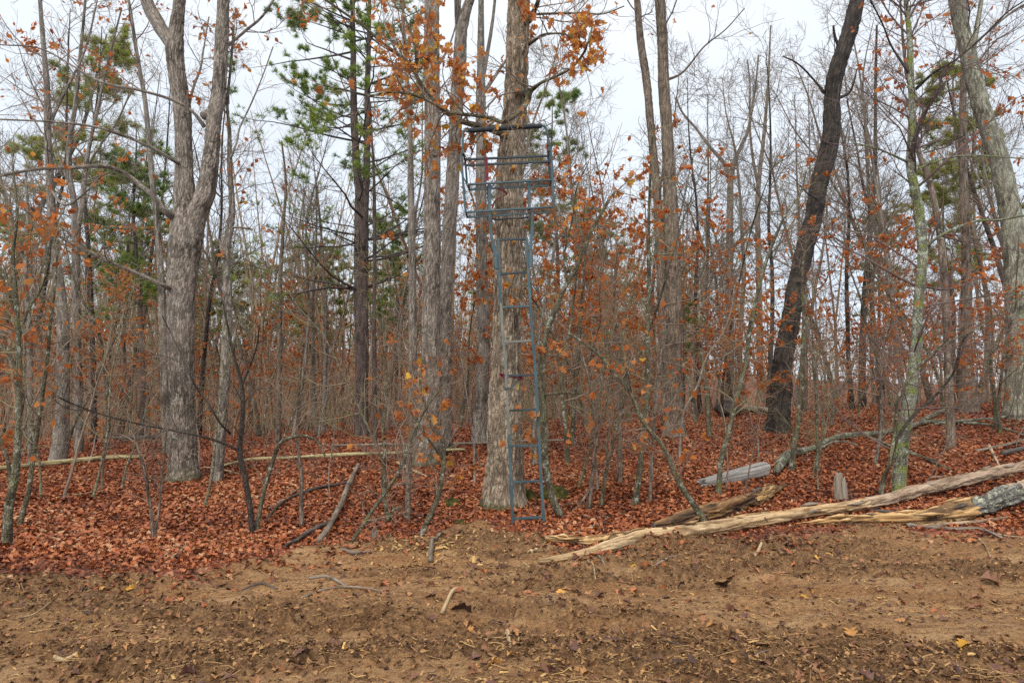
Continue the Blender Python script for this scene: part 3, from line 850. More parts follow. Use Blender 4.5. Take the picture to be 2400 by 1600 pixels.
# ---- right edge
tree('mossy_oak', 'big grey oak at the right edge leaning left, its foot green with moss', 'tree',
     [(2384, 980, 60.7), (2385, 930, 52.4), (2386, 851, 50.6), (2388, 765, 50.6), (2383, 660, 48.8), (2376, 570, 46.9), (2370, 510, 46.0), (2355, 434, 44.2), (2336, 357, 41.4), (2310, 281, 39.6), (2287, 204, 37.7), (2269, 128, 35.9), (2254, 66, 34.0), (2243, 0, 35.0)],
     BARK_GREENISH, TWIG_RED, sides=48, rings=300, bd=.009, bf=26, flare=.2, seed=12,
     limbs=[dict(p=[(2275, 150, 14), (2290, 60, 12), (2300, 0, 10)], sides=14, rings=40, ext=True),
            dict(p=[(2265, 120, 8), (2310, 80, 6), (2370, 30, 5), (2420, 0, 4)], sides=8, rings=30, dy=-1.)],
     tw=dict(n1=40, n2=260, n3=1200, t1=(.45, 1.), len1=(1., 2.8)), leaves=dict(n=120, mat=LEAF_RUST, clump=.12))
tree('slim_tree', 'slim grey tree with a doubled foot behind the mossy oak at right', 'tree',
     [(2272, 966, 46), (2268, 910, 38), (2264, 851, 30), (2265, 760, 24), (2266, 663, 22), (2262, 510, 20), (2256, 357, 18), (2258, 204, 15), (2262, 100, 12), (2264, 0, 10)],
     BARK_MID, TWIG, sides=28, rings=200, bd=.006, bf=24, flare=.2, seed=13,
     tw=dict(n1=36, n2=190, n3=800, t1=(.4, 1.), len1=(1., 2.6)), leaves=dict(n=420, mat=LEAF_RUST, clump=.2))
tree('mossy_tree', 'pale crooked tree blotched with green moss and lichen behind the logs', 'tree',
     [(2104, 1160, 30), (2110, 1100, 28), (2116, 1030, 28), (2126, 970, 29), (2134, 928, 28), (2143, 851, 25), (2149, 800, 23), (2150, 740, 22), (2157, 663, 22), (2163, 590, 23), (2155, 510, 23), (2144, 444, 21), (2133, 385, 20), (2136, 332, 19), (2138, 255, 16), (2134, 153, 14), (2131, 77, 13), (2123, 0, 11)],
     BARK_MOSSY, TWIG_RED, sides=40, rings=340, bd=.004, bf=30, flare=.12, seed=14,
     limbs=[dict(p=[(2130, 385, 10), (2145, 320, 9), (2162, 275, 8), (2190, 230, 7), (2207, 200, 6), (2206, 185, 5), (2222, 172, 4)], mat=BARK_TWIGDARK, sides=9, rings=50, dy=-.4),
            dict(p=[(2145, 210, 8), (2190, 170, 6), (2240, 140, 5), (2300, 90, 5), (2360, 30, 4), (2420, -10, 3)], mat=BARK_TWIGDARK, sides=8, rings=50, dy=-1.),
            dict(p=[(2165, 580, 9), (2200, 555, 7), (2240, 535, 7), (2290, 518, 6), (2340, 516, 6), (2410, 503, 5)], sides=9, rings=50, dy=-.9),
            dict(p=[(2128, 380, 6), (2060, 350, 4), (2000, 335, 4)], sides=7, rings=30, dy=-.6),
            dict(p=[(2130, 170, 7), (2090, 110, 5), (2070, 60, 4), (2040, 0, 4)], mat=BARK_TWIGDARK, sides=7, rings=40, dy=-.6),
            dict(p=[(2152, 395, 6), (2220, 370, 5), (2300, 365, 4), (2400, 372, 3)], sides=7, rings=40, dy=-.5),
            dict(p=[(2085, 1090, 7), (2102, 1030, 7), (2141, 973, 7), (2202, 917, 6), (2238, 866, 5), (2255, 800, 4), (2300, 760, 3)], name='stem', mat=BARK_TWIGDARK, sides=8, rings=50, y0=-.15),
            dict(p=[(2064, 1157, 13), (2072, 1120, 11), (2085, 1085, 9), (2098, 1010, 8), (2102, 943, 7), (2120, 902, 7), (2161, 851, 6), (2227, 800, 5), (2290, 770, 4), (2400, 690, 3)], name='stem', mat=BARK_SAPLING, sides=9, rings=70, y0=-.15, dy=-.6)],
     tw=dict(n1=150, n2=560, n3=1500, t1=(.12, 1.), len1=(.8, 2.5), up=.02), leaves=dict(n=110, mat=LEAF_RUST, clump=.08))
tree('forked_tree', 'slender dark tree forking into a wide V left of the black leaning oak', 'tree',
     [(1711, 953, 24), (1711, 851, 20), (1710, 765, 19), (1710, 612, 18), (1711, 510, 16), (1714, 408, 14), (1733, 352, 9), (1753, 306, 8), (1765, 240, 6), (1772, 190, 5), (1778, 130, 4)],
     BARK_MID, TWIG_GREY, sides=24, rings=180, bd=.005, bf=24, flare=.15, seed=15,
     limbs=[dict(p=[(1712, 425, 12), (1698, 385, 10), (1666, 347, 8), (1631, 301, 6), (1600, 265, 5), (1585, 230, 4)], sides=9, rings=40, dy=.5),
            dict(p=[(1702, 650, 8), (1685, 590, 7), (1672, 540, 5), (1655, 520, 4)], sides=8, rings=24, name='branch_stub'),
            dict(p=[(1716, 585, 8), (1745, 548, 6), (1770, 520, 5), (1782, 500, 4)], sides=8, rings=24)],
     tw=dict(n1=60, n2=360, n3=1700, t1=(.55, 1.), len1=(1., 3.0), up=.16))
tree('slender_tree', 'slender dark tree with a fine brush-like crown against the pale sky', 'tree',
     [(1785, 943, 20), (1781, 851, 16), (1780, 765, 15), (1779, 663, 14), (1776, 510, 12), (1778, 430, 11), (1789, 331, 9), (1798, 230, 7), (1803, 140, 5), (1806, 60, 3)],
     BARK_MID, TWIG_GREY, sides=20, rings=160, bd=.004, bf=26, flare=.15, seed=16,
     limbs=[dict(p=[(1778, 440, 8), (1763, 360, 7), (1757, 280, 5), (1758, 200, 4), (1752, 140, 3)], sides=8, rings=40)],
     tw=dict(n1=60, n2=380, n3=1800, t1=(.5, 1.), len1=(.9, 2.6), up=.2, ang1=(22, 50)))
tree('bent_tree', 'bent dark tree curving behind the mossy pale tree', 'tree',
     [(2225, 955, 20), (2222, 850, 18), (2217, 720, 17), (2210, 612, 17), (2197, 510, 15), (2178, 423, 14), (2152, 350, 12), (2140, 250, 9), (2120, 130, 7), (2110, 0, 5)],
     BARK_MID, TWIG_RED, Y=13., sides=20, rings=150, bd=.004, bf=26, flare=.1, seed=17,
     tw=dict(n1=40, n2=220, n3=900, t1=(.35, 1.), len1=(.9, 2.4)), leaves=dict(n=420, mat=LEAF_RUST, clump=.2))
tree('slender_tree', 'slender dark straight tree midway between black oak and mossy pale tree', 'tree',
     [(2021, 953, 18), (2021, 851, 16), (2024, 740, 14), (2034, 600, 12), (2045, 480, 10), (2051, 380, 9), (2052, 204, 7), (2055, 60, 5)],
     BARK_DARK, TWIG_GREY, sides=18, rings=140, bd=.003, bf=26, flare=.1, seed=18,
     tw=dict(n1=50, n2=280, n3=1300, t1=(.4, 1.), len1=(1., 2.6), up=.12), leaves=dict(n=160, mat=LEAF_RUST, clump=.12))

# ---- tall pine with two stems
def tuft_template(n=12, seed=0):
    r = np.random.default_rng(seed); V = []; T = []
    for i in range(n):
        d = r.normal(size=3); d[1] = abs(d[1]) + .45; d /= np.linalg.norm(d)
        s = np.cross(d, r.normal(size=3)); s /= np.linalg.norm(s)
        b = np.array([0, r.uniform(0, .5), 0]); w = .04
        k = len(V); V += [b - s * w, b + s * w, b + d * r.uniform(.75, 1.1)]; T.append((k, k + 1, k + 2))
    return np.array(V), np.array(T)
TUFT = tuft_template()

def pine_crown(curves, rng, base, root, zlo, zhi, n1=34, len1=(1.4, 3.), tufts=2600, sz=(.13, .2), mat=None, keep=None, n2=170, n3=420, tip=.004, droop=-.01):
    tb = MB()
    cs = [resample(C, R, 14) for C, R in curves]
    C0 = np.stack([c for c, _ in cs]); R0 = np.stack([r for _, r in cs])
    C1, R1 = grow(C0, R0, n1 * 3, rng, (0., 1.), ang=(66, 98), k=8, wander=.1, up=.05, absl=len1, taper_len=.35, tip=tip, rr=.4, slim=.011)
    k = (C1[:, 0, 2] > zlo) & (C1[:, 0, 2] < zhi)
    C1 = C1[k][:n1]; R1 = R1[k][:n1]
    V, Q = tubes(C1, R1, 5); tb.add(V, Q)
    live = np.arange(len(C1))
    C2, R2 = grow(C1[live], R1[live], n2, rng, (.3, 1.), (.25, .5), (25, 60), 5, .12, .05, tip=tip * .8, flat=.6)
    V, Q = tubes(C2, R2, 3); tb.add(V, Q)
    C3, R3 = grow(C2, R2, n3, rng, (.3, 1.), (.3, .6), (25, 50), 3, .1, .12, tip=tip * .7, flat=.5)
    V, Q = tubes(C3, R3, 3); tb.add(V, Q)
    tag(tb.obj('branches', BARK_PINE_TWIG, root, base), kind='stuff')
    A, D = leaf_spots(np.concatenate([C3]), tufts, rng, (.35, 1.), .8)
    D = norm(D + np.array([0, 0, .9]))
    if keep is not None:
        kk = keep(A); A, D = A[kk], D[kk]
    nb = MB()
    n = len(A)
    clump = fbm(A[:, 0] * .9, A[:, 1] * .9, A[:, 2] * .9, 2)
    scatter(nb, TUFT[0], TUFT[1], A, rot_along(D, rng, .4), rng.uniform(sz[0], sz[1], n), np.clip(rng.normal(.15, .2, n) + clump * .75, 0, 1))
    tag(nb.obj('needles', mat or NEEDLE, root, base), kind='stuff')
BARK_PINE_TWIG = plain('pine_branch', (.035, .028, .025), (.1, .08, .07), 2.)

root, base, _, lc = tree('pine_tree', 'tall pine with two close purple-brown stems left of the straight oak', 'tree',
     [(847, 1024, 38), (847, 985, 33), (848, 902, 31), (848, 800, 33), (846, 638, 34), (847, 530, 36), (842, 450, 22), (837, 400, 19), (831, 306, 18), (828, 204, 16), (828, 128, 14), (826, 0, 11)],
     BARK_PINE, TWIG_DARK, sides=36, rings=240, bd=.010, bf=24, flare=.12, seed=20, tw=None,
     limbs=[dict(p=[(852, 540, 18), (856, 470, 18), (859, 408, 17), (861, 306, 16), (861, 204, 14), (864, 120, 12), (866, 0, 9)], name='stem', sides=20, rings=160, bd=.008, ext=True, drift=.05)])
trk = path3(ext_top([(847, 700, 20), (837, 400, 19), (828, 204, 16), (826, 0, 11)]), base[1])
rg = np.random.default_rng(77)
def keep_pine(A):
    x, y = px_of(A)
    return (x < 1000) & (rg.random(len(x)) < np.where(y < 230, 1., np.where(y < 420, .6, .12)) * np.where(x > 870, .5, 1.))
pine_crown([smooth_path(trk[0], trk[1], 40)[:2]] + lc, rg, base, root, 4.2, 13., n1=80, len1=(1.8, 3.8), tufts=17000, n2=460, n3=2000, keep=keep_pine, sz=(.1, .16))
tree('slender_tree', 'very thin dark stem standing close behind the twin-stemmed pine', 'tree',
     [(879, 1020, 12), (878, 900, 11), (877, 765, 10), (878, 560, 9), (876, 400, 7), (872, 330, 5), (868, 240, 4)],
     BARK_PINE, TWIG_DARK, Y=17., sides=12, rings=90, bd=.002, flare=.05, seed=21, tw=dict(n1=14, n2=40, n3=120, t1=(.4, 1.), len1=(.5, 1.3)))
# ---------------------------------------------------------------- the oak that carries the ladder
LAD_TRUNK = [(1181, 1184, 112), (1182, 1132, 94), (1183, 1055, 85), (1184, 953, 79), (1186, 851, 68), (1188, 760, 67), (1190, 680, 67), (1193, 612, 66), (1193, 510, 66), (1195, 408, 65), (1200, 332, 63), (1207, 255, 58), (1211, 179, 56), (1213, 102, 57), (1216, 0, 55)]
LROOT, LBASE, LFINE, LLIMBS = tree('ladder_oak', 'thick shaggy-barked oak in the middle that the blue ladder leans on', 'tree',
     LAD_TRUNK, BARK_LADDER, TWIG, sides=112, rings=600, bd=.017, bf=25, flare=.2, seed=30, lump=.06,
     limbs=[dict(p=[(1188, 318, 28), (1167, 306, 22), (1127, 296, 15), (1086, 286, 13), (1055, 270, 12), (1019, 240, 12), (989, 204, 11), (968, 163, 10), (938, 133, 9), (892, 97, 8), (851, 61, 7), (800, 26, 6), (735, -20, 5)], y0=-.1, dy=-.8, sides=16, rings=130, mat=BARK_SAPLING),
            dict(p=[(1236, 216, 24), (1238, 228, 16), (1229, 250, 12), (1203, 274, 11), (1175, 286, 11), (1152, 277, 10), (1106, 270, 9), (1055, 264, 9), (1022, 246, 8), (989, 230, 8), (953, 219, 7), (902, 217, 6), (866, 224, 5), (800, 209, 5), (740, 196, 3)], y0=-.3, dy=-.5, drift=.08, sides=12, rings=130, mat=BARK_SAPLING),
            dict(p=[(1232, 222, 22), (1250, 208, 11), (1269, 194, 8), (1310, 176, 7), (1341, 158, 6), (1366, 128, 6), (1377, 102, 5), (1388, 66, 4)], y0=-.1, dy=-.9, sides=10, rings=60, mat=BARK_SAPLING),
            dict(p=[(1238, 104, 12), (1250, 97, 8), (1274, 82, 7), (1315, 79, 5), (1345, 90, 4)], y0=0, dy=-.6, sides=8, rings=40, mat=BARK_SAPLING),
            dict(p=[(1234, 46, 16), (1249, 36, 7), (1274, 33, 6), (1361, 31, 5), (1412, 33, 4), (1463, 15, 3)], y0=0, dy=-.7, sides=8, rings=50, mat=BARK_SAPLING),
            dict(p=[(1232, 50, 24), (1246, 38, 18), (1255, 18, 12), (1262, 0, 11), (1268, -30, 9)], y0=-.1, dy=-.2, sides=12, rings=40, mat=BARK_SAPLING),
            dict(p=[(974, 166, 8), (974, 110, 7), (953, 51, 6), (938, 0, 5), (930, -40, 4)], y0=-.62, dy=-.3, sides=9, rings=40, mat=BARK_SAPLING),
            dict(p=[(1203, 397, 13), (1204, 394, 12), (1205, 391, 10)], y0=-.2, dy=-.1, name='branch_stub', tw=False, sides=14, rings=10, mat=CUTWOOD, drift=0.),
            dict(p=[(1204, 570, 9), (1205, 567, 9), (1205, 565, 7)], y0=-.19, dy=-.07, name='branch_stub', tw=False, sides=12, rings=8, mat=CUTWOOD, drift=0.),
            dict(p=[(1213, 212, 26), (1217, 214, 30), (1221, 214, 22)], y0=-.19, dy=-.09, name='knot', tw=False, sides=18, rings=14, bd=.02, drift=0.),
            ],
     tw=dict(n1=80, n2=360, n3=1300, t1=(.12, 1.), len1=(.6, 1.8), limbs_only=True, up=.03))

def ladder_leaves():
    rng = np.random.default_rng(41)
    A, D = leaf_spots(np.concatenate([LFINE[1]]), 4200, rng, (.2, 1.), .9)
    x, y = px_of(A)
    w = np.exp(-((x - 1000) / 130) ** 2 - ((y - 150) / 130) ** 2) + .55 * np.exp(-((x - 860) / 90) ** 2 - ((y - 160) / 90) ** 2) + .9 * np.exp(-((x - 1260) / 60) ** 2 - ((y - 200) / 60) ** 2) \
        + 1.6 * np.exp(-((x - 1372) / 45) ** 2 - ((y - 110) / 60) ** 2) + .5 * np.exp(-((x - 1235) / 40) ** 2 - ((y - 10) / 40) ** 2) + .5 * np.exp(-((x - 1110) / 70) ** 2 - ((y - 250) / 90) ** 2)
    w = np.where(y < -60, .12, w * np.where(x < 1150, .36, .62) + .05)
    k = rng.random(len(A)) < w
    A, D = A[k], D[k]
    o = np.argsort(A[:, 1]); A, D = A[o], D[o]
    vx = px_of(A)[1]
    inview = np.where(vx > -40)[0]
    pick = inview[:300]
    rest = np.setdiff1d(np.arange(len(A)), pick)
    meshes = []
    for i in range(16):
        tv, tt = LEAF_A[i % 4]
        V = tv.copy(); V[:, 2] *= [.6, 1.6, 2.4, 1.][i // 4]
        v = [.15, .35, .5, .6, .7, .8, .9, 1.][(i * 5) % 8]
        me = mesh_np('leaf', V, None, tt, {'var': np.full(len(V), v)}); me.materials.append(LEAF_OAK); meshes.append(me)
    rot = rot_along(D[pick], rng, .3); 
    for i, p in enumerate(pick):
        ob = bpy.data.objects.new('leaf', meshes[rng.integers(16)])
        M = Matrix(rot[i].tolist()).to_4x4(); s = rng.uniform(.05, .092)
        xx = px_of(A[p:p + 1])[0][0]
        if xx > 1340: s *= 1.25
        ob.matrix_local = Matrix.Translation(Vector((A[p] - LBASE).tolist())) @ M @ Matrix.Scale(s, 4)
        ob.parent = LROOT; COL.objects.link(ob)
    if len(rest):
        lb = MB(); put_leaves(lb, A[rest], D[rest], rng, (.1, .15), LEAF_A[0], .55, .25)
        tag(lb.obj('leaves', LEAF_OAK, LROOT, LBASE), kind='stuff')
ladder_leaves()

# ---------------------------------------------------------------- ladder stand
def bar(mb, a, b, w, h=None, bev=.15, upv=None):
    """square tube from a to b, bevelled corners"""
    a = np.asarray(a, float); b = np.asarray(b, float); h = h or w
    t = norm((b - a)[None])[0]; ref = np.array([0, 1., 0]) if upv is None else np.asarray(upv, float)
    if abs(t @ ref) > .95: ref = np.array([1., 0, 0])
    u = norm(np.cross(t, ref)[None])[0]; v = np.cross(u, t)
    c = [(-1, -1 + bev), (-1 + bev, -1), (1 - bev, -1), (1, -1 + bev), (1, 1 - bev), (1 - bev, 1), (-1 + bev, 1), (-1, 1 - bev)]
    ring = [u * x * w / 2 + v * y * h / 2 for x, y in c]
    V = [a + r for r in ring] + [b + r for r in ring] + [a, b]
    Q = [(i, (i + 1) % 8, 8 + (i + 1) % 8, 8 + i) for i in range(8)]
    T = [((i + 1) % 8, i, 16) for i in range(8)] + [(8 + i, 8 + (i + 1) % 8, 17) for i in range(8)]
    mb.add(V, Q, T)

def polybar(mb, pts, w, h=None):
    for a, b in zip(pts[:-1], pts[1:]):
        d = norm((np.asarray(b) - np.asarray(a))[None])[0] * w * .3
        bar(mb, np.asarray(a) - d, np.asarray(b) + d, w, h)

def tubebar(mb, pts, r, sides=10, n=24):
    C, R, L = smooth_path(pts, np.full(len(pts), r), n)
    V, Q = tubes(C[None], R[None], sides)
    k = len(V); 
    V = np.vstack([V, C[:1], C[-1:]]); T = [((i + 1) % sides, i, k) for i in range(sides)] + [(k - sides + i, k - sides + (i + 1) % sides, k + 1) for i in range(sides)]
    mb.add(V, Q, T)

gL = GP(1202, 1229); gR = GP(1275, 1226); YB = (gL[1] + gR[1]) / 2
YT = YB + .12                       # the ladder leans in towards the trunk
def yl(py): return YB + (YT - YB) * (1226 - py) / 730.
S = thing('ladder_stand', P(1238, 1228, YB), 'blue two-seat hunting ladder stand leaning on the middle oak', 'tree stand')
SB = np.array(S.location)
def part(name, mb, mat, parent=None):
    o = mb.obj(name, mat, parent or S, SB, smooth=False); return o
lx = [(1202, 1232), (1198, 1121), (1193, 1019), (1188, 917), (1184, 840), (1178, 777), (1174, 712), (1170, 647), (1168, 560)]
rx = [(1275.5, 1229), (1268, 1121), (1263, 1019), (1257, 904), (1252.5, 840), (1247, 777), (1243, 712), (1239, 647), (1235, 560)]
def side(pts, lo, hi, w, mat, name='side_rail', dz=0., label=None):
    m = MB(); polybar(m, [P(a, b, yl(b) + dz) for a, b in pts if lo <= b <= hi], w); o = part(name, m, mat)
    if label: o['label'] = label
    return o
W1 = .037
side(lx, 1019, 1240, W1, PAINT); side(lx, 712, 1019, W1 * .94, PAINT_WORN, label='faded side rail section with worn paint'); side(lx, 560, 712, W1 * .9, PAINT)
side(rx, 1019, 1240, W1, PAINT); side(rx, 777, 1019, W1 * .94, PAINT); side(rx, 560, 777, W1 * .9, PAINT)
for yL, yR, dk in ((1215, 1211, 0), (1129.5, 1126, 0), (1045, 1043, 0), (962, 959, 1), (880, 878, 1), (802, 798, 2), (720, 717, 0), (642, 638, 1), (562, 560, 1)):
    xl = np.interp(-yL, [-b for a, b in lx], [a for a, b in lx]); xr = np.interp(-yR, [-b for a, b in rx], [a for a, b in rx])
    m = MB(); bar(m, P(xl, yL, yl(yL)), P(xr, yR, yl(yR)), .026, .03); part('rung', m, (PAINT, PAINT_DARK, PAINT_WORN)[dk])
# tapered connectors and uprights
def up(pts, w, mat=PAINT, name='upright', y=None, sp=0.):
    m = MB(); polybar(m, [P(a, b, (yl(b) if y is None else y) + sp) for a, b in pts], w); return part(name, m, mat)
up([(1163.5, 628), (1162, 600), (1153, 560), (1149.5, 534), (1148, 497)], .041, sp=-.02)
up([(1243.5, 624), (1244.5, 568), (1247.6, 538), (1247.8, 489)], .041, sp=-.02)
up([(1148, 497), (1147, 433)], .041, sp=-.02); up([(1240.5, 490), (1240, 430)], .041, sp=-.02)
for a, b in ((1160.5, 612), (1243.5, 607)):
    m = MB(); bar(m, P(a, b - 14, yl(b) - .012), P(a + .5, b + 14, yl(b) - .012), .062, .03); part('sleeve', m, PAINT)
YS = yl(470)
def frame_panel(name, fl, fr, y0, y1, n, thick, sag, mat, slat_mat):
    """flat rack seen from below: fl/fr are the front corner pixels, y0/y1 the near and far depth"""
    f0, f1 = P(*fl, y0), P(*fr, y0)
    dirx = norm((f1 - f0)[None])[0]; back = np.array([0, 1., 0]) * (y1 - y0) + np.array([0, 0, sag])
    m = MB(); polybar(m, [f0, f1, f1 + back, f0 + back, f0], thick); o = part(name, m, mat)
    for i in range(n):
        q = MB(); t = (i + 1) / (n + 1); bar(q, f0 + back * t, f1 + back * t, .004, .014); part('slat', q, slat_mat, o)
    return f0, f1, back
SF0, SF1, SBK = frame_panel('seat', (1098, 432), (1292, 421.5), YS - .08, YS + .16, 4, .019, -.0, PAINT, PAINT_DARK)
PF0, PF1, PBK = frame_panel('footrest', (1092, 497), (1297.5, 484.5), YS - .2, YS + .06, 4, .02, -.0, PAINT, PAINT_DARK)
# side frames, arm rests, shooting rail, back bars
ya, yb = YS - .2, YS + .06
m = MB(); tubebar(m, [P(1091.5, 499, ya), P(1086, 433, ya), P(1081.5, 366, ya), P(1084.5, 350, ya), P(1084.5, 314, ya), P(1086, 308.5, ya), P(1092, 306.8, ya)], .0145, 8, 40); part('side_frame', m, PAINT)
m = MB(); tubebar(m, [P(1298, 487, ya), P(1297, 461, ya), P(1293.5, 385, ya), P(1288.7, 346, ya), P(1284.5, 325, ya), P(1280, 303, ya), P(1277.5, 297.5, ya), P(1271, 295, ya)], .015, 8, 40); part('side_frame', m, PAINT)
m = MB(); polybar(m, [P(1085, 358, ya), P(1090.5, 377, ya + .15), P(1094.5, 429, yb)], .026); part('arm_post', m, PAINT)
m = MB(); polybar(m, [P(1284, 330, ya), P(1285, 368, ya + .15), P(1290, 422, yb)], .028); part('arm_post', m, PAINT)
m = MB(); tubebar(m, [P(1097, 306.2, ya), P(1180, 300.8, ya), P(1269.5, 295.2, ya)], .031); o = part('padded_rail', m, FOAM)
for p in o.data.polygons: p.use_smooth = True
m = MB(); polybar(m, [P(1087, 307, ya), P(1100, 306, ya)], .022); part('rail_end', m, PAINT)
m = MB(); polybar(m, [P(1268, 295.3, ya), P(1276, 295, ya)], .022); part('rail_end', m, PAINT)
for a, b in (((1091.5, 374), (1285, 365.5)), ((1092, 387.7), (1287, 379))):
    m = MB(); polybar(m, [P(a[0], a[1], ya + .15), P(b[0], b[1], ya + .15)], .026); part('back_bar', m, PAINT_DARK)
for c in ((1085.2, 356), (1284.6, 336), (1285.5, 350)):
    m = MB(); bar(m, P(c[0], c[1] - 5, ya - .005), P(c[0] + .5, c[1] + 5, ya - .005), .034, .034); part('joint', m, STEEL_DARK)
# curved brace that bites the trunk, bracket pieces
m = MB(); tubebar(m, [P(1154, 512, yl(512)), P(1166, 515, yl(512) + .1), P(1185, 512.5, yl(512) + .19), P(1205, 511, yl(512) + .2), P(1225, 511, yl(512) + .12), P(1241, 508, yl(512))], .013); part('trunk_brace', m, STEEL_DARK)
m = MB(); polybar(m, [P(1240, 515, yl(510)), P(1243.5, 498, yl(500))], .022); part('bracket', m, STEEL_DARK)
m = MB(); polybar(m, [P(1152, 520, yl(510)), P(1152, 498, yl(500))], .02); part('bracket', m, STEEL_DARK)
m = MB(); polybar(m, [P(1195, 911, yl(911) - .01), P(1226, 880, yl(880) + .1)], .024); part('diagonal_brace', m, STEEL_DARK)
m = MB(); bar(m, P(1181, 911, yl(911) - .012), P(1201, 909, yl(911) - .012), .03, .03); part('bracket', m, STEEL_DARK)
m = MB(); bar(m, P(1187, 880, yl(880)), P(1192, 884, yl(880)), .04, .03); part('bracket', m, STEEL_DARK)
# straps
def ribbon(pts, w, y, mat=STRAP, name='strap', th=.006):
    m = MB()
    for a, b in zip(pts[:-1], pts[1:]): bar(m, P(a[0], a[1], y), P(b[0], b[1], y), w, th, upv=(0, 1, 0))
    return part(name, m, mat)
ribbon([(1139.5, 368), (1140.5, 395), (1142, 424)], .038, ya + .13)
ribbon([(1143, 436), (1143.5, 465), (1146, 492)], .022, YS + .02)
ribbon([(1154, 490), (1157, 476), (1165, 467), (1189, 455)], .016, YS + .07)
ribbon([(1189, 455), (1178, 445), (1168, 443)], .03, YS + .07)
ribbon([(1171, 880), (1177, 876), (1182, 885)], .05, yl(880) + .03); ribbon([(1216, 880), (1222, 884), (1224, 891)], .04, yl(880) + .03)
ribbon([(1182, 880), (1216, 885)], .022, yl(880) + .05); ribbon([(1222, 881), (1250, 876)], .018, yl(880) + .03)
m = MB(); bar(m, P(1213.5, 892, yl(900) + .09), P(1213, 912, yl(900) + .09), .026, .004); part('warning_tag', m, TAGMAT)

# ---------------------------------------------------------------- saplings traced from the photograph
def sapling(label, pts, limbs=(), mat=BARK_SAPLING, twig=TWIG, name='sapling', tw=None, leaves=None, seed=0, Y=None, dY=0., group=None):
    rings = int(60 + 12 * len(pts))
    return tree(name, label, 'sapling', pts, mat, twig, limbs=limbs, Y=Y, dY=dY, sides=14, rings=rings, bd=.0025, bf=40, flare=.15, seed=seed, tw=tw, leaves=leaves, group=group, extend=False, lump=.22)
TW = lambda a=16, b=60, c=150, l=(.35, 1.), t=(.25, 1.), up=.03: dict(n1=a, n2=b, n3=c, t1=t, len1=l, up=up, tip=.0015)
sapling('yellowish lichen sapling growing right beside the ladder and bending right', [(1318, 1210, 16), (1303, 1188, 18), (1290, 1150, 17), (1282, 1116, 17), (1278, 1060, 16), (1277, 1004, 16), (1270, 902, 15), (1272, 840, 14), (1281, 780, 13), (1297, 738, 12), (1325, 673, 11), (1346, 638, 10), (1387, 540, 8), (1415, 490, 6), (1440, 450, 5)],
        limbs=[dict(p=[(1278, 925, 7), (1300, 922, 6), (1330, 920, 6), (1360, 922, 4)], sides=7, rings=24), dict(p=[(1283, 775, 6), (1262, 720, 5), (1240, 690, 4), (1228, 660, 3)], sides=7, rings=24),
               dict(p=[(1330, 665, 7), (1322, 600, 5), (1340, 520, 5), (1352, 440, 4), (1380, 380, 3)], sides=7, rings=30)],
        twig=TWIG_OLIVE, tw=TW(40, 190, 560, (.3, 1.)), leaves=dict(n=130, mat=LEAF_OAK, clump=.2, shape=LEAF_A[1], size=(.08, .13)), seed=40)
sapling('bare sapling leaning far left out of the end of the long log', [(1660, 1236, 16), (1645, 1210, 15), (1625, 1180, 14), (1596, 1137, 13), (1572, 1085, 12), (1550, 1040, 11), (1505, 985, 10), (1475, 915, 10), (1435, 870, 9), (1405, 832, 8), (1370, 805, 6), (1330, 780, 4)],
        limbs=[dict(p=[(1480, 925, 5), (1470, 860, 4), (1455, 790, 3), (1450, 700, 3)], sides=7, rings=24)], tw=TW(30, 130, 330, (.3, .9)), seed=41, leaves=dict(n=40, mat=LEAF_RUST, clump=.1))
sapling('upright sapling splashed with pale lichen midway between ladder and brown oak', [(1486, 1186, 18), (1492, 1150, 15), (1499, 1106, 14), (1509, 1004, 13), (1518, 902, 13), (1517, 800, 12), (1521, 663, 10), (1520, 540, 8), (1524, 420, 6), (1530, 300, 4)],
        twig=TWIG_OLIVE, tw=TW(44, 200, 520, (.35, 1.1)), seed=42, leaves=dict(n=90, mat=LEAF_RUST, clump=.15))
sapling('thin brown sapling third from the ladder on its right side', [(1378, 1196, 11), (1384, 1150, 9), (1389, 1106, 9), (1399, 1004, 8), (1390, 940, 7), (1378, 880, 6), (1362, 820, 5), (1355, 760, 3)],
        limbs=[dict(p=[(1380, 1150, 6), (1366, 1172, 5), (1358, 1180, 4)], sides=6, rings=12), dict(p=[(1399, 1010, 5), (1420, 950, 4), (1428, 880, 3)], sides=6, rings=20)], tw=TW(26, 100, 260), mat=BARK_MID, seed=43)
sapling('lichen covered shrub stem leaning right in front of the straight oak', [(985, 1256, 15), (1000, 1225, 14), (1012, 1200, 12), (1030, 1152, 12), (1040, 1086, 11), (1037, 1030, 9), (1012, 1000, 8), (1000, 960, 6), (985, 900, 5), (990, 840, 3)],
        limbs=[dict(p=[(1036, 1075, 6), (1020, 1050, 6), (1005, 1030, 5), (985, 1000, 4), (960, 960, 3)], sides=7, rings=24)], tw=TW(36, 150, 380, (.25, .8)), seed=44, leaves=dict(n=70, mat=LEAF_OAK, clump=.15, shape=LEAF_A[2]))
sapling('straight grey sapling standing before the foot of the straight oak', [(955, 1220, 14), (956, 1160, 13), (957, 1106, 12), (963, 1004, 11), (966, 902, 9), (975, 800, 7), (985, 700, 5)], tw=TW(36, 160, 420), seed=45, mat=BARK_MID, leaves=dict(n=40, mat=LEAF_OAK, clump=.1))
sapling('crooked forked sapling with a mossy foot left of the grey sapling', [(911, 1225, 11), (905, 1190, 9), (899, 1140, 9), (902, 1055, 7), (898, 990, 5), (890, 930, 3)],
        limbs=[dict(p=[(912, 1215, 6), (922, 1195, 5), (940, 1185, 4)], sides=6, rings=14)], tw=TW(16, 60, 150, (.2, .7)), seed=46)
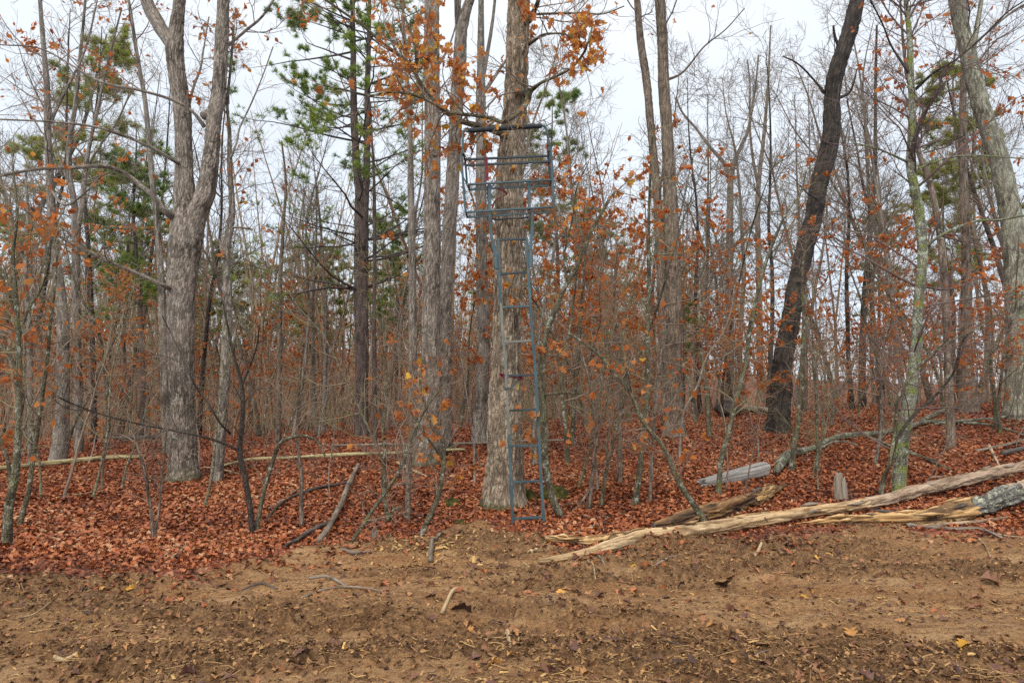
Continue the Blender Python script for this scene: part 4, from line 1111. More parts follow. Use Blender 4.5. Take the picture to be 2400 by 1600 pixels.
sapling('thin stem leaning steeply right across the litter left of the trail', [(806, 1288, 10), (840, 1245, 9), (877, 1190, 9), (922, 1126, 8), (945, 1080, 8), (962, 1030, 7), (985, 980, 6), (1010, 940, 4), (1040, 905, 3)], tw=TW(24, 90, 220, (.2, .8)), seed=47)
sapling('dark thin shrub stem with long low side branches right of the forked oak', [(592, 1250, 13), (587, 1198, 13), (577, 1132, 12), (562, 1060, 12), (566, 1010, 10), (569, 953, 10), (566, 902, 9), (556, 860, 7), (546, 826, 6), (535, 770, 5), (520, 700, 3)],
        limbs=[dict(p=[(559, 1055, 7), (520, 1037, 6), (459, 1019, 5), (357, 999, 5), (290, 985, 4), (230, 968, 4), (180, 950, 3), (138, 931, 3)], sides=7, rings=50, dy=-.5),
               dict(p=[(540, 1016, 6), (515, 990, 5), (490, 948, 5), (465, 915, 5), (444, 877, 4), (425, 830, 4), (405, 790, 3), (380, 740, 3)], sides=7, rings=40, dy=.3),
               dict(p=[(567, 900, 6), (585, 860, 5), (602, 810, 4), (608, 760, 3)], sides=7, rings=24)],
        mat=BARK_TWIGDARK, twig=TWIG_DARK, tw=TW(40, 130, 300, (.25, .9)), seed=48)
sapling('pale shrub stem arching over to the right beside the dark shrub stem', [(603, 1248, 13), (605, 1218, 11), (620, 1147, 10), (648, 1055, 9), (670, 1030, 8), (694, 1022, 7), (720, 1022, 6), (745, 1036, 5), (762, 1068, 4)],
        limbs=[dict(p=[(655, 1045, 5), (680, 990, 4), (700, 930, 4), (705, 860, 3)], sides=7, rings=24)], tw=TW(22, 80, 180, (.25, .8)), seed=49)
sapling('tall lichen spotted sapling nearest the left edge', [(15, 1278, 24), (18, 1230, 20), (21, 1183, 18), (36, 1106, 16), (43, 1004, 14), (46, 902, 13), (43, 800, 12), (38, 700, 10), (30, 600, 8), (40, 500, 6), (30, 380, 4)],
        limbs=[dict(p=[(42, 870, 9), (20, 830, 8), (-10, 805, 7)], sides=8, rings=20), dict(p=[(43, 800, 7), (65, 730, 6), (95, 680, 5), (115, 620, 4), (120, 560, 3)], sides=8, rings=30), dict(p=[(38, 700, 7), (10, 640, 6), (-20, 600, 5)], sides=8, rings=20)],
        twig=TWIG_OLIVE, tw=TW(60, 260, 700, (.4, 1.3)), seed=50, leaves=dict(n=160, mat=LEAF_RUST, clump=.2))
sapling('slim green-grey sapling second from the left edge with a curved foot', [(44, 1232, 13), (55, 1195, 11), (66, 1157, 11), (77, 1081, 10), (89, 1004, 9), (99, 928, 9), (110, 851, 8), (118, 760, 7), (130, 660, 5), (136, 560, 4)], tw=TW(40, 180, 460, (.3, 1.)), seed=51, leaves=dict(n=80, mat=LEAF_RUST, clump=.2))
sapling('thin grey sapling rising just left of the straight grey tree', [(74, 1092, 16), (73, 1020, 14), (71, 940, 13), (70, 850, 12), (68, 760, 11), (60, 640, 9), (65, 520, 7), (60, 400, 5)], tw=TW(40, 180, 480, (.4, 1.3)), seed=52, mat=BARK_PALE, leaves=dict(n=120, mat=LEAF_RUST, clump=.2))
sapling('wispy twin shrub in the litter below the big forked oak', [(360, 1262, 10), (356, 1215, 8), (352, 1183, 8), (340, 1110, 7), (332, 1081, 6), (318, 1030, 5), (306, 1004, 4), (276, 930, 3)],
        limbs=[dict(p=[(362, 1258, 7), (372, 1200, 6), (378, 1140, 5), (385, 1060, 4), (392, 990, 3)], sides=7, rings=30), dict(p=[(333, 1078, 5), (345, 1055, 4), (360, 1020, 3)], sides=6, rings=16)], mat=BARK_MID, tw=TW(34, 120, 260, (.2, .7)), seed=53)
sapling('dead grey sapling stub with one whip left of the fallen dark branch', [(708, 1236, 11), (706, 1180, 10), (706, 1106, 9), (696, 1020, 6), (700, 940, 5), (709, 900, 4), (712, 840, 3)], mat=BARK_MID, tw=TW(20, 70, 160, (.2, .7)), seed=54)
sapling('mossy leaning sapling between the grey block and the brown rotten log', [(1684, 1160, 14), (1687, 1110, 12), (1692, 1070, 12), (1710, 1004, 12), (1728, 928, 11), (1748, 851, 11), (1755, 790, 10), (1772, 700, 9), (1800, 600, 8), (1840, 505, 6), (1875, 455, 5), (1890, 400, 3)],
        twig=TWIG_OLIVE, tw=TW(50, 220, 560, (.4, 1.2)), seed=55, leaves=dict(n=50, mat=LEAF_RUST, clump=.1))
sapling('lichen sapling growing from the rooted end of the mossy fallen branch', [(1855, 1104, 16), (1860, 1060, 13), (1866, 1020, 12), (1878, 928, 12), (1881, 826, 10), (1884, 740, 8), (1880, 640, 6), (1890, 560, 4)], tw=TW(46, 190, 480, (.35, 1.)), seed=56)
sapling('very thin pale sapling with a lichened foot before the fallen branch', [(1917, 1104, 8), (1915, 1040, 7), (1914, 953, 6), (1909, 876, 6), (1905, 800, 4), (1900, 740, 3)], tw=TW(20, 80, 200, (.2, .8)), seed=57)
for i, (lab, pts, lv) in enumerate((
    ('thin grey sapling close behind the ladder, right of the trunk', [(1254, 1090, 15), (1254, 1000, 13), (1257, 900, 11), (1262, 800, 9), (1290, 640, 7), (1310, 500, 5)], 140),
    ('thin grey pole right of the lichen sapling near the ladder', [(1340, 1045, 12), (1345, 960, 11), (1352, 860, 10), (1362, 740, 8), (1372, 600, 6), (1380, 480, 4)], 200),
    ('grey upright pole left of the splashed lichen sapling', [(1452, 1135, 13), (1453, 1040, 12), (1450, 940, 10), (1446, 820, 8), (1440, 700, 6), (1446, 560, 4)], 160),
    ('slim sapling touching the left side of the brown oak', [(1522, 1178, 8), (1528, 1080, 8), (1535, 960, 7), (1545, 860, 6), (1560, 760, 4)], 30),
    ('short grey sapling right of the yellowish ladder sapling', [(1408, 1190, 9), (1420, 1110, 8), (1440, 1020, 7), (1462, 930, 6), (1470, 850, 4)], 60),
    ('white-barked thin tree left of the pine, standing alone', [(652, 1042, 14), (653, 960, 13), (655, 860, 12), (656, 760, 11), (657, 660, 9), (663, 540, 8), (670, 430, 6), (660, 330, 4)], 120),
    ('green-grey pole just left of the pine foot', [(758, 1018, 11), (761, 900, 10), (764, 780, 9), (760, 660, 8), (752, 540, 6), (740, 420, 4)], 60),
    ('thin whip sapling in the clearing right of the mossy pale tree', [(2330, 1010, 8), (2332, 940, 7), (2322, 860, 6), (2326, 780, 5), (2318, 680, 3)], 60),
    ('crooked short pale sapling behind the mossy fallen branch', [(1950, 996, 9), (1953, 960, 8), (1964, 920, 7), (1985, 890, 6), (2003, 840, 5), (2010, 780, 3)], 20),
    ('spindly sapling in the litter right of the weathered stump', [(2050, 1090, 7), (2060, 1040, 7), (2066, 980, 6), (2064, 900, 5), (2072, 820, 3)], 20))):
    sapling(lab, pts, tw=TW(34, 150, 380, (.35, 1.1)), seed=60 + i, mat=(BARK_PALE, BARK_SAPLING, BARK_MID)[i % 3], leaves=dict(n=lv, mat=(LEAF_OAK, LEAF_RUST)[i % 2], clump=.2))
# ---------------------------------------------------------------- fallen timber
def log(name, label, cat, pts, mat, lift=.0, sides=26, rings=140, bd=.012, bf=16, seed=0, lump=.22, group=None, parts=(), taper_ends=None, sink=.25, ragged=0.):
    """pts: (px, py of the axis, width px); lies on the ground. parts: (from, to, material, name) as fractions of the length"""
    C = []; R = []
    for a, b, w in pts:
        g = GP(a, b + w * .42); r = w / 2 * g[1] / F
        zz = float(np.mean([GR(g[0] + q, g[1]) for q in (-.2, -.1, 0, .1, .2)])) * .4 + (g[2] + .03) * .6
        C.append([g[0], g[1] + r * .3, zz + r * (1 - sink) + lift]); R.append(r)
    C = np.array(C); R = np.array(R)
    if ragged:
        rr = np.random.default_rng(seed + 5)
    root = None
    base = C.mean(0); base[2] = C[:, 2].min()
    root = thing(name, base, label, cat, group)
    Cs, Rs, L = smooth_path(C, R, rings)
    segs = parts or ((0, 1, mat, 'wood'),)
    for i, (a, b, mt, nm) in enumerate(segs):
        i0, i1 = int(a * (rings - 1)), int(b * (rings - 1)) + 1
        mb = MB()
        trunk_tube(mb, Cs[i0:i1:3] if i1 - i0 > 9 else Cs[i0:i1], (Rs[i0:i1:3] if i1 - i0 > 9 else Rs[i0:i1]) * (1 - .0015 * i), sides, max(8, i1 - i0), seed + i * .13, bd, bf, lump, 0, .045)
        mb.obj(nm, mt, root, base)
    return root, base, Cs, Rs

def splinters(root, base, C, R, n, mat, seed, where=(0, 1), ln=(.1, .4), name='splinter'):
    """loose torn slivers lying along a broken log"""
    rng = np.random.default_rng(seed); mb = MB()
    for _ in range(n):
        i = int(rng.uniform(*where) * (len(C) - 2)); d = norm((C[i + 1] - C[i])[None])[0]
        a = C[i] + rng.normal(size=3) * R[i] * .45 + np.array([0, -R[i] * .3, R[i] * .4]); l = rng.uniform(*ln)
        p = np.array([a - d * l / 2, a + rng.normal(size=3) * .012, a + d * l / 2 + rng.normal(size=3) * .02])
        trunk_tube(mb, p, np.array([.004, rng.uniform(.008, .026), .003]), 6, 7, seed, .003, 20, .2)
    return tag(mb.obj(name, mat, root, base), kind='stuff')

r_, b_, c_, q_ = log('fallen_log', 'long slim pale bare log running from the dirt edge up to the right', 'log',
    [(1262, 1320, 10), (1320, 1316, 16), (1380, 1304, 22), (1450, 1285, 30), (1520, 1267, 34), (1600, 1258, 36), (1702, 1240, 33), (1804, 1222, 29), (1906, 1206, 27), (2008, 1190, 27), (2085, 1176, 28), (2146, 1158, 31), (2238, 1137, 32), (2340, 1112, 27), (2400, 1098, 25), (2480, 1078, 24)],
    WOOD_PALE, rings=320, sides=44, bd=.013, bf=26, seed=3, lump=.1, sink=.05, parts=((0, .5, WOOD_PALE, 'bare_wood'), (.5, 1, WOOD_PINK, 'grey_wood')))
splinters(r_, b_, c_, q_, 22, WOOD_YELLOW, 5, (.1, .55))
splinters(r_, b_, c_, q_, 26, STICK, 55, (.2, .95), (.15, .5), 'bark_strip')
r_, b_, c_, q_ = log('broken_log', 'short yellow splintered log lying against the thin end of the long pale log', 'log',
    [(1244, 1274, 10), (1262, 1276, 17), (1310, 1279, 19), (1380, 1277, 19), (1430, 1269, 18), (1481, 1259, 15), (1540, 1251, 8)], WOOD_YELLOW, rings=150, sides=34, bd=.03, bf=18, seed=6, lump=.35, sink=-.5)
splinters(r_, b_, c_, q_, 26, WOOD_YELLOW, 8, (.0, .9), (.08, .3))
r_, b_, c_, q_ = log('rotten_log', 'log with rotted yellow split end on its left and lichen bark on its right', 'log',
    [(1915, 1232, 9), (1945, 1229, 19), (2008, 1224, 29), (2110, 1222, 34), (2190, 1217, 36), (2250, 1204, 44), (2314, 1190, 48), (2360, 1172, 48), (2420, 1152, 46), (2500, 1135, 44)], WOOD_YELLOW,
    rings=240, sides=44, bd=.032, bf=16, seed=9, lump=.24, sink=.15, parts=((0, .45, WOOD_YELLOW, 'split_wood'), (.44, .74, BARK_LOG, 'bark'), (.735, 1, WOOD_PINK, 'bare_wood')))
splinters(r_, b_, c_, q_, 40, WOOD_YELLOW, 12, (.0, .5), (.15, .6)); splinters(r_, b_, c_, q_, 16, STICK_DARK, 13, (.1, .6), (.2, .6), 'bark_strip')
r_, b_, c_, q_ = log('hollow_log', 'dark brown rotten log with hollow left end and orange torn right end', 'log',
    [(1535, 1240, 18), (1557, 1236, 30), (1608, 1222, 40), (1659, 1208, 42), (1710, 1194, 40), (1761, 1174, 34), (1805, 1156, 25), (1842, 1140, 10)], WOOD_ROT,
    rings=200, sides=44, bd=.034, bf=15, seed=14, lump=.3, sink=.1, parts=((0, .62, WOOD_ROT, 'rotten_wood'), (.6, 1, WOOD_YELLOW, 'torn_end')))
splinters(r_, b_, c_, q_, 20, WOOD_YELLOW, 15, (.55, .98), (.12, .4)); splinters(r_, b_, c_, q_, 12, STICK_DARK, 16, (.3, .8), (.1, .4), 'char_strip')
hb = MB(); trunk_tube(hb, np.array([c_[12], c_[0] + (c_[0] - c_[6]) * .12]), np.array([.05, .055]), 16, 8, 4, .01, 14, .3); hb.obj('hollow', STICK_DARK, r_, b_)  # solid dark plug: its colour stands in for shade inside the hollow end
# the sawn grey block: a squared split billet
def billet():
    a = GP(1646, 1142); b = GP(1780, 1114)
    a = a + np.array([0, 0, .06]); b = b + np.array([0, -.1, .1])
    root = thing('weathered_billet', (a + b) / 2, 'silver-grey weathered block of split timber with an angled cut end', 'timber')
    base = np.array(root.location)
    t = norm((b - a)[None])[0]; u = np.array([0, 0, 1.]) - t * t[2]; u = norm(u[None])[0]; v = np.cross(t, u)
    rng = np.random.default_rng(8); n, k = 60, 40
    ang = np.linspace(0, 2 * np.pi, k, endpoint=False)
    V = []; bk = []; crev = []
    for i in range(n):
        s = i / (n - 1); c = a + (b - a) * s
        h = .066 + .054 * s; w = .075 + .06 * s
        for th in ang:
            e = 3.2; q = (abs(math.cos(th)) ** e + abs(math.sin(th)) ** e) ** (-1 / e)
            x, y = math.cos(th) * q, math.sin(th) * q
            gr = (vnoise(th * 2.2, s * 1.6 + th * .3, 2.) - .5) * 1.1 + (vnoise(th * 6 + s * .8, s * 4.2, 5.) - .5) * .6 - .7 * math.exp(-((th - 1.1 - .15 * math.sin(s * 5)) / .06) ** 2) - .6 * math.exp(-((th - 5.2 + .1 * math.sin(s * 7)) / .07) ** 2)
            rr = 1 + gr * .13
            end = (y * .05 + x * .03) * (s > .97) * 1.2 + .04 * (s < .03) * gr * 3
            V.append(c + v * x * w * rr + u * y * h * rr + t * end); bk.append((x * w, y * h, s * .9)); crev.append(max(0, -gr * 1.6))
    Q = [(i * k + j, i * k + (j + 1) % k, (i + 1) * k + (j + 1) % k, (i + 1) * k + j) for i in range(n - 1) for j in range(k)]
    V += [a, b]; bk += [(0, 0, 0), (0, 0, .9)]; crev += [.2, .2]
    T = [((j + 1) % k, j, n * k) for j in range(k)] + [((n - 1) * k + j, (n - 1) * k + (j + 1) % k, n * k + 1) for j in range(k)]
    mb = MB(); mb.add(V, Q, T, bk=np.array(bk), crev=np.array(crev)); mb.obj('wood', WOOD_GREY, root, base, False)
billet()
# mossy fallen branch
r_, b_, c_, q_ = log('fallen_branch', 'long lichen-covered fallen branch lying behind the mossy pale tree', 'branch',
    [(1822, 1108, 16), (1834, 1090, 24), (1852, 1070, 19), (1906, 1054, 13), (1967, 1027, 13), (2059, 1018, 11), (2136, 1001, 10), (2190, 990, 9), (2260, 993, 8), (2330, 1000, 6), (2410, 1025, 5)], BARK_FALLEN, rings=220, bd=.006, bf=24, seed=21, lump=.25, sink=-.1, sides=18)
for pts in ([(2100, 1008, 11), (2141, 994, 10), (2187, 968, 10), (2220, 955, 9), (2253, 947, 8)], [(2190, 990, 7), (2260, 982, 6), (2340, 975, 5), (2400, 962, 3)], [(2040, 1022, 6), (2080, 1040, 6), (2130, 1060, 5), (2195, 1078, 4)], [(1920, 1050, 6), (1960, 1032, 5), (2010, 1040, 4)]):
    C = np.array([GP(a, b + 14) + [0, 0, .1] for a, b, w in pts]); R = np.array([w / 2 * c[1] / F for (_, _, w), c in zip(pts, C)])
    mb = MB(); trunk_tube(mb, C, R, 10, 40, 3, .003, 24, .2); mb.obj('side_branch', BARK_FALLEN, r_, b_)
log('fallen_pole', 'greenish fallen pole on the leaves at the far left', 'log',
    [(-60, 1112, 10), (51, 1099, 11), (153, 1089, 12), (255, 1079, 10), (332, 1076, 8)], WOOD_GREEN, rings=100, bd=.006, bf=20, seed=23, sides=14, lift=.05)
log('fallen_pole', 'long thin yellowish pole lying across the litter behind the slim tree', 'log',
    [(526, 1098, 6), (587, 1084, 7), (663, 1081, 7), (800, 1073, 8), (938, 1068, 8), (1060, 1062, 6), (1100, 1060, 4)], WOOD_GREEN, rings=120, bd=.004, bf=20, seed=24, sides=12, lift=.05)
log('fallen_pole', 'grey thin pole lying farther back between pine and ladder oak', 'log',
    [(780, 1050, 5), (900, 1049, 7), (1000, 1048, 7), (1127, 1045, 6), (1225, 1041, 6), (1360, 1037, 5)], STICK, rings=120, bd=.004, bf=20, seed=25, sides=10, lift=.05)
log('fallen_pole', 'dark fallen pole far back left of the big forked oak', 'log',
    [(265, 1038, 9), (330, 1037, 10), (392, 1037, 8)], STICK_DARK, rings=60, bd=.005, bf=20, seed=26, sides=12, lift=.12)
r_, b_, c_, q_ = log('uprooted_log', 'grey log with a black uprooted root end left of the black oak', 'log',
    [(1692, 962, 30), (1712, 960, 40), (1740, 962, 22), (1770, 964, 19), (1810, 970, 14)], STICK, rings=80, bd=.012, bf=14, seed=27, sides=16, parts=((0, .35, STICK_DARK, 'root_plate'), (.33, 1, STICK, 'wood')), lump=.4, lift=.08)
# dark forked fallen branch at the left of the trail
log('fallen_branch', 'dark charred branch pointing up right on the leaf litter left of the trail', 'branch',
    [(662, 1290, 6), (690, 1274, 10), (730, 1249, 11), (770, 1229, 9), (790, 1215, 6)], STICK_DARK, rings=60, bd=.005, bf=20, seed=28, sides=12, lift=.01)
r_, b_, c_, q_ = log('fallen_branch', 'thick grey-brown forked branch standing on end beside the charred branch', 'branch',
    [(748, 1288, 15), (764, 1262, 13), (780, 1232, 12), (800, 1190, 12), (815, 1150, 11), (836, 1106, 9), (842, 1096, 6)], STICK, rings=90, bd=.008, bf=18, seed=29, sides=14, lift=.05, sink=-.2)
log('fallen_branch', 'thin dark branch lying up the slope left of the pale shrub stem', 'branch',
    [(622, 1224, 4), (663, 1182, 6), (730, 1152, 7), (800, 1138, 6), (830, 1132, 4)], STICK_DARK, rings=60, bd=.003, bf=20, seed=31, sides=9, lift=.02)
log('stick', 'dark crooked stick at the edge of the dirt under the leaning stems', 'stick',
    [(780, 1283, 8), (800, 1294, 9), (830, 1300, 9), (868, 1299, 7)], STICK, rings=40, bd=.004, bf=20, seed=32, sides=10)
def stump(label, px, py, wpx, hpx, mat, tops, seed, name='stump'):
    g = GP(px, py); r = wpx / 2 * g[1] / F; h = hpx * g[1] / F
    root = thing(name, g, label, 'stump'); base = np.array(root.location)
    sides, rings = 28, 24; mb = MB(); rng = np.random.default_rng(seed)
    a = np.arange(sides) / sides * 2 * np.pi
    top = h * (1 - tops * vnoise(np.cos(a) * 1.3 + seed, np.sin(a) * 1.3, 1.) - tops * .5 * rng.random(sides))
    V = []; bk = []; cv = []
    for j in range(rings):
        f = j / (rings - 1)
        for i in range(sides):
            n = vnoise(np.cos(a[i]) * 5 + seed, np.sin(a[i]) * 5, f * 1.5); rr = r * (1.25 - .3 * f ** .5) * (.82 + .36 * n)
            V.append((math.cos(a[i]) * rr, math.sin(a[i]) * rr, -.04 + f * (top[i] + .04))); bk.append((math.cos(a[i]) * r, math.sin(a[i]) * r, f * h)); cv.append(1 - n * 1.3 if n < .6 else 0)
    Q = [(j * sides + i, j * sides + (i + 1) % sides, (j + 1) * sides + (i + 1) % sides, (j + 1) * sides + i) for j in range(rings - 1) for i in range(sides)]
    V.append((0, 0, h * .45)); bk.append((0, 0, h)); cv.append(.8)
    T = [((rings - 1) * sides + i, (rings - 1) * sides + (i + 1) % sides, len(V) - 1) for i in range(sides)]
    mb.add(np.array(V) + base, Q, T, bk=np.array(bk), crev=np.array(cv)); mb.obj('wood', mat, root, base)
stump('splintered grey-brown stump in the leaves left of the mossy pale tree', 1971, 1172, 28, 78, STICK, .45, 3)
stump('small split orange stump at the dirt edge left of the trail', 908, 1284, 26, 44, WOOD_YELLOW, .6, 4)
stump('narrow grey stub beside the small split orange stump', 877, 1278, 12, 46, STICK, .4, 6)
stump('tiny pale-topped cut stump right of the ladder in the leaves', 1489, 1194, 11, 8, CUTWOOD, .1, 7)
def mound(label, px, py, wpx, hpx, seed):
    g = GP(px, py); rx = wpx / 2 * g[1] / F; h = hpx * g[1] / F
    V = []; n, k = 12, 40
    for j in range(n + 1):
        f = j / n * math.pi / 2
        for i in range(k):
            th = i / k * 2 * math.pi; q = .8 + .45 * vnoise(math.cos(th) * 1.5 + seed, math.sin(th) * 1.5, f)
            V.append((math.cos(th) * math.cos(f) * rx * q, math.sin(th) * math.cos(f) * rx * .8 * q, -.05 + (h + .05) * math.sin(f) * (.7 + .6 * vnoise(math.cos(th) * 3, math.sin(th) * 3 + seed, f * 3))))
    Q = [(j * k + i, j * k + (i + 1) % k, (j + 1) * k + (i + 1) % k, (j + 1) * k + i) for j in range(n) for i in range(k)]
    o = link('moss_mound', mesh_np('moss_mound', V, Q), MOSS); o.location = tuple(g)
    tag(o, label, 'moss')
mound('dark green moss cushion right of the ladder foot', 1296, 1166, 76, 26, 2)
mound('small dark moss cushion left of the ladder oak foot', 1058, 1184, 46, 14, 5)
mound('flat brownish moss patch on the trail before the ladder oak', 1082, 1228, 50, 8, 7)
mound('dark mossy root hump touching the right foot of the ladder oak', 1240, 1172, 44, 20, 11)

# sticks and chips lying on the dirt, traced
def stick(label, pts, mat=STICK, w=6, seed=0, cat='stick', name='stick'):
    C = []; R = []
    for i, (a, b) in enumerate(pts):
        g = GP(a, b); r = w / 2 * g[1] / F * (1 - .5 * i / len(pts))
        C.append([g[0], g[1], float(GR(g[0], g[1])) + r + .012]); R.append(r)
    C = np.array(C); base = C.mean(0); mb = MB()
    trunk_tube(mb, C - base, np.array(R), 8, 30, seed, .002, 24, .25)
    o = mb.obj(name, mat); o.location = tuple(base); tag(o, label, cat)
    return o
stick('forked grey twig sprawling on the dirt below the thin end of the long log', [(1366, 1284), (1383, 1303), (1405, 1325), (1420, 1338), (1436, 1368)], STICK, 6, 1)
stick('pale thin twig hanging down beside the forked grey twig', [(1372, 1306), (1380, 1332), (1390, 1348), (1396, 1377)], STICK_STRAW, 5, 2)
stick('straight thin twig on the dirt under the long pale log', [(1530, 1342), (1570, 1325), (1622, 1312)], STICK, 5, 3)
stick('pale bone-like stick in the middle of the dirt', [(1036, 1427), (1060, 1416), (1080, 1402), (1094, 1393)], STICK_STRAW, 10, 4)
stick('thick twisted yellowish stick with a bent top on the lower dirt', [(1180, 1515), (1186, 1530), (1190, 1548), (1196, 1566)], STICK_STRAW, 13, 5)
stick('short straw coloured stick lying level above the twisted stick', [(1128, 1510), (1160, 1507), (1208, 1512)], STICK_STRAW, 8, 6)
stick('long dark root fibre crossing the lower right dirt', [(1755, 1600), (1800, 1588), (1890, 1562), (1960, 1540), (1985, 1524)], STICK, 6, 7)
stick('thin reddish twig sloping down to the lower edge', [(1470, 1475), (1520, 1515), (1570, 1555), (1600, 1572)], STICK_DARK, 4, 8)
stick('pale straight twig on the leafy dirt at left', [(40, 1440), (80, 1432), (118, 1418)], STICK_STRAW, 5, 9)
stick('bright bent straw at the edge of the leaves', [(403, 1312), (420, 1300), (432, 1288), (436, 1277)], STICK_STRAW, 7, 10)
stick('straw twig standing in the dirt at lower left', [(836, 1560), (846, 1530), (856, 1510), (868, 1492)], STICK_STRAW, 5, 11)
stick('wide flat stick half sunk in the dirt at far lower left', [(124, 1578), (150, 1577), (180, 1573)], STICK_STRAW, 12, 12)
stick('grey pointed chip of wood in the dirt under the yellow log', [(1244, 1304), (1250, 1300), (1258, 1304)], STICK_STRAW, 12, 13, 'wood chip', 'wood_chip')
stick('pale root curl rising from the trail edge', [(1008, 1316), (1012, 1302), (1020, 1288), (1032, 1278)], STICK, 11, 14, 'root', 'root')
stick('long pale weathered branch under the lichen bark log', [(2180, 1244), (2240, 1232), (2300, 1226), (2360, 1216)], WOOD_PINK, 9, 15, 'branch', 'fallen_branch')
stick('crooked brown branch on the dirt below the rotten log', [(2130, 1254), (2170, 1250), (2230, 1253), (2300, 1256), (2350, 1270)], STICK, 10, 16, 'branch', 'fallen_branch')
stick('thin straight twig leaning against the splintered stump', [(1948, 1110), (1980, 1145), (2010, 1170), (2036, 1192)], STICK_DARK, 4, 17)
stick('short upright chip standing in the dirt under the long log', [(1768, 1304), (1775, 1292), (1785, 1282)], STICK_STRAW, 9, 18, 'wood chip', 'wood_chip')
stick('thin yellow stick in the dirt below the grey chip', [(1226, 1332), (1240, 1342), (1252, 1356)], STICK_STRAW, 4, 19)
stick('pale thick twig among roots at lower right', [(2296, 1280), (2310, 1292), (2322, 1310)], STICK_STRAW, 6, 20)
stick('long thin whip lying on the dirt at right edge', [(2300, 1250), (2360, 1268), (2420, 1290)], STICK_STRAW, 5, 21)
stick('slender dark twig flat on the dirt left of centre', [(700, 1380), (780, 1372), (860, 1384), (898, 1398)], STICK, 5, 22)
stick('thin pale twig low in the litter beneath the forked oak', [(130, 1172), (190, 1162), (248, 1152)], STICK_STRAW, 5, 23)

for i, (lab, pts, mt, w) in enumerate((
    ('thin grey branch crossing the litter behind the yellow broken log', [(1330, 1262), (1380, 1240), (1432, 1222)], STICK, 5), ('bent brown twig arching over the yellow broken log', [(1290, 1268), (1340, 1252), (1400, 1258), (1460, 1254)], STICK, 4),
    ('pale splintered slab lying between hollow log and long pale log', [(1720, 1226), (1780, 1216), (1850, 1208)], WOOD_YELLOW, 14), ('dark twig lying in the leaves right of the moss cushion', [(1350, 1216), (1420, 1212), (1470, 1204)], STICK_DARK, 4),
    ('grey forked dead branch in the litter right of the mossy pale tree', [(2130, 1062), (2180, 1085), (2230, 1106)], BARK_FALLEN, 8), ('curled pale dead branch standing from the leaves near the right edge', [(2318, 1050), (2330, 1072), (2342, 1096)], WOOD_PINK, 8),
    ('long thin dead branch lying high on the slope at the right edge', [(2290, 1062), (2350, 1048), (2420, 1030)], STICK, 8), ('dark thick dead branch at the right edge above the long log', [(2350, 1072), (2390, 1062), (2440, 1052)], STICK_DARK, 14),
    ('whitish stick in the litter far left under the fallen greenish pole', [(480, 1098), (520, 1104), (560, 1112)], STICK_STRAW, 5), ('grey stick on the litter between slim tree and arching shrub', [(630, 1196), (668, 1170), (700, 1148)], STICK, 5),
    ('short pale stick behind the forked branch left of the trail', [(930, 1090), (965, 1104), (1000, 1120)], STICK_STRAW, 8), ('thin straw twig across the dirt under the rotted yellow log', [(2030, 1262), (2060, 1240), (2090, 1222)], STICK_STRAW, 4),
    ('dark root fibre on the left dirt below the leaf edge', [(560, 1362), (610, 1356), (650, 1364)], STICK_DARK, 5), ('buried brown root end in the dirt left of centre', [(725, 1358), (770, 1360), (812, 1372)], STICK, 8), ('thin root looping out of the dirt at lower right', [(1600, 1500), (1640, 1482), (1668, 1496)], STICK, 5))):
    stick(lab, pts, mt, w, 40 + i, 'branch' if w > 7 else 'stick', 'dead_branch' if w > 7 else 'stick')

# ---------------------------------------------------------------- leaf litter, stray leaves, chips
def leaf_litter():
    rng = np.random.default_rng(21)
    Yg = np.linspace(5.3, 46, 900)
    dens = 720 * np.minimum(1, (9.5 / Yg) ** 2.45) * (1.55 * Yg + 3)
    cdf = np.cumsum(dens); N = int(float(np.sum((dens[1:]+dens[:-1])*np.diff(Yg))/2)); cdf /= cdf[-1]
    y = np.interp(rng.random(N), cdf, Yg)
    x = rng.uniform(-1, 1, N) * (.775 * y + 1.5)
    e = y - edgeY(x) + (fbm(x * 2.4, y * 2.4, 4.4, 4) - .5) * 1.7
    keep = rng.random(N) < np.clip(sstep(-.75, .3, e) ** 1.6 + .012, 0, 1)
    trail = np.exp(-((x - (-.35)) / .8) ** 2) * (y < 8.7) * .6
    keep &= rng.random(N) > trail
    x, y = x[keep], y[keep]; n = len(x)
    z = GR(x, y) + rng.uniform(.0, .035, n)
    pos = np.stack([x, y, z], 1)
    rot = rand_rot(n, rng, tilt=24)
    patch = fbm(x * .7, y * .7, 3.1, 3)
    edge = np.exp(-((y - edgeY(x)) / .7) ** 2)
    var = np.clip(rng.normal(.47, .25, n) + (patch - .5) * .9 - .2 * edge, 0, 1)
    sc = rng.uniform(.045, .09, n)
    zs = rng.uniform(-.8, 3., n)
    sc = sc * (1 - .4 * np.exp(-((y - edgeY(x) - .1) / .6) ** 2)); near = y < 7.4; midd = (y >= 7.4) & (y < 10.)
    mb = MB()
    for k in range(4):
        s = near & (np.arange(n) % 4 == k)
        tv, tt = LEAF_A[k]; tv = tv - np.array([0, .5, 0])
        scatter(mb, tv, tt, pos[s], rot[s], sc[s], var[s], zs[s])
    scatter(mb, LEAF_S[0] - np.array([0, .5, 0]), LEAF_S[1], pos[midd], rot[midd], sc[midd], var[midd], zs[midd])
    s = ~near & ~midd
    scatter(mb, np.array([(0, -.5, 0), (.3, .05, .14), (0, .5, 0), (-.3, -.02, .1)]), np.array([(0, 1, 2), (0, 2, 3)]), pos[s], rot[s], sc[s] * 1.15, var[s], zs[s])
    tag(mb.obj('leaf_litter', LITTER, smooth=False), kind='stuff')
    return n
leaf_litter()

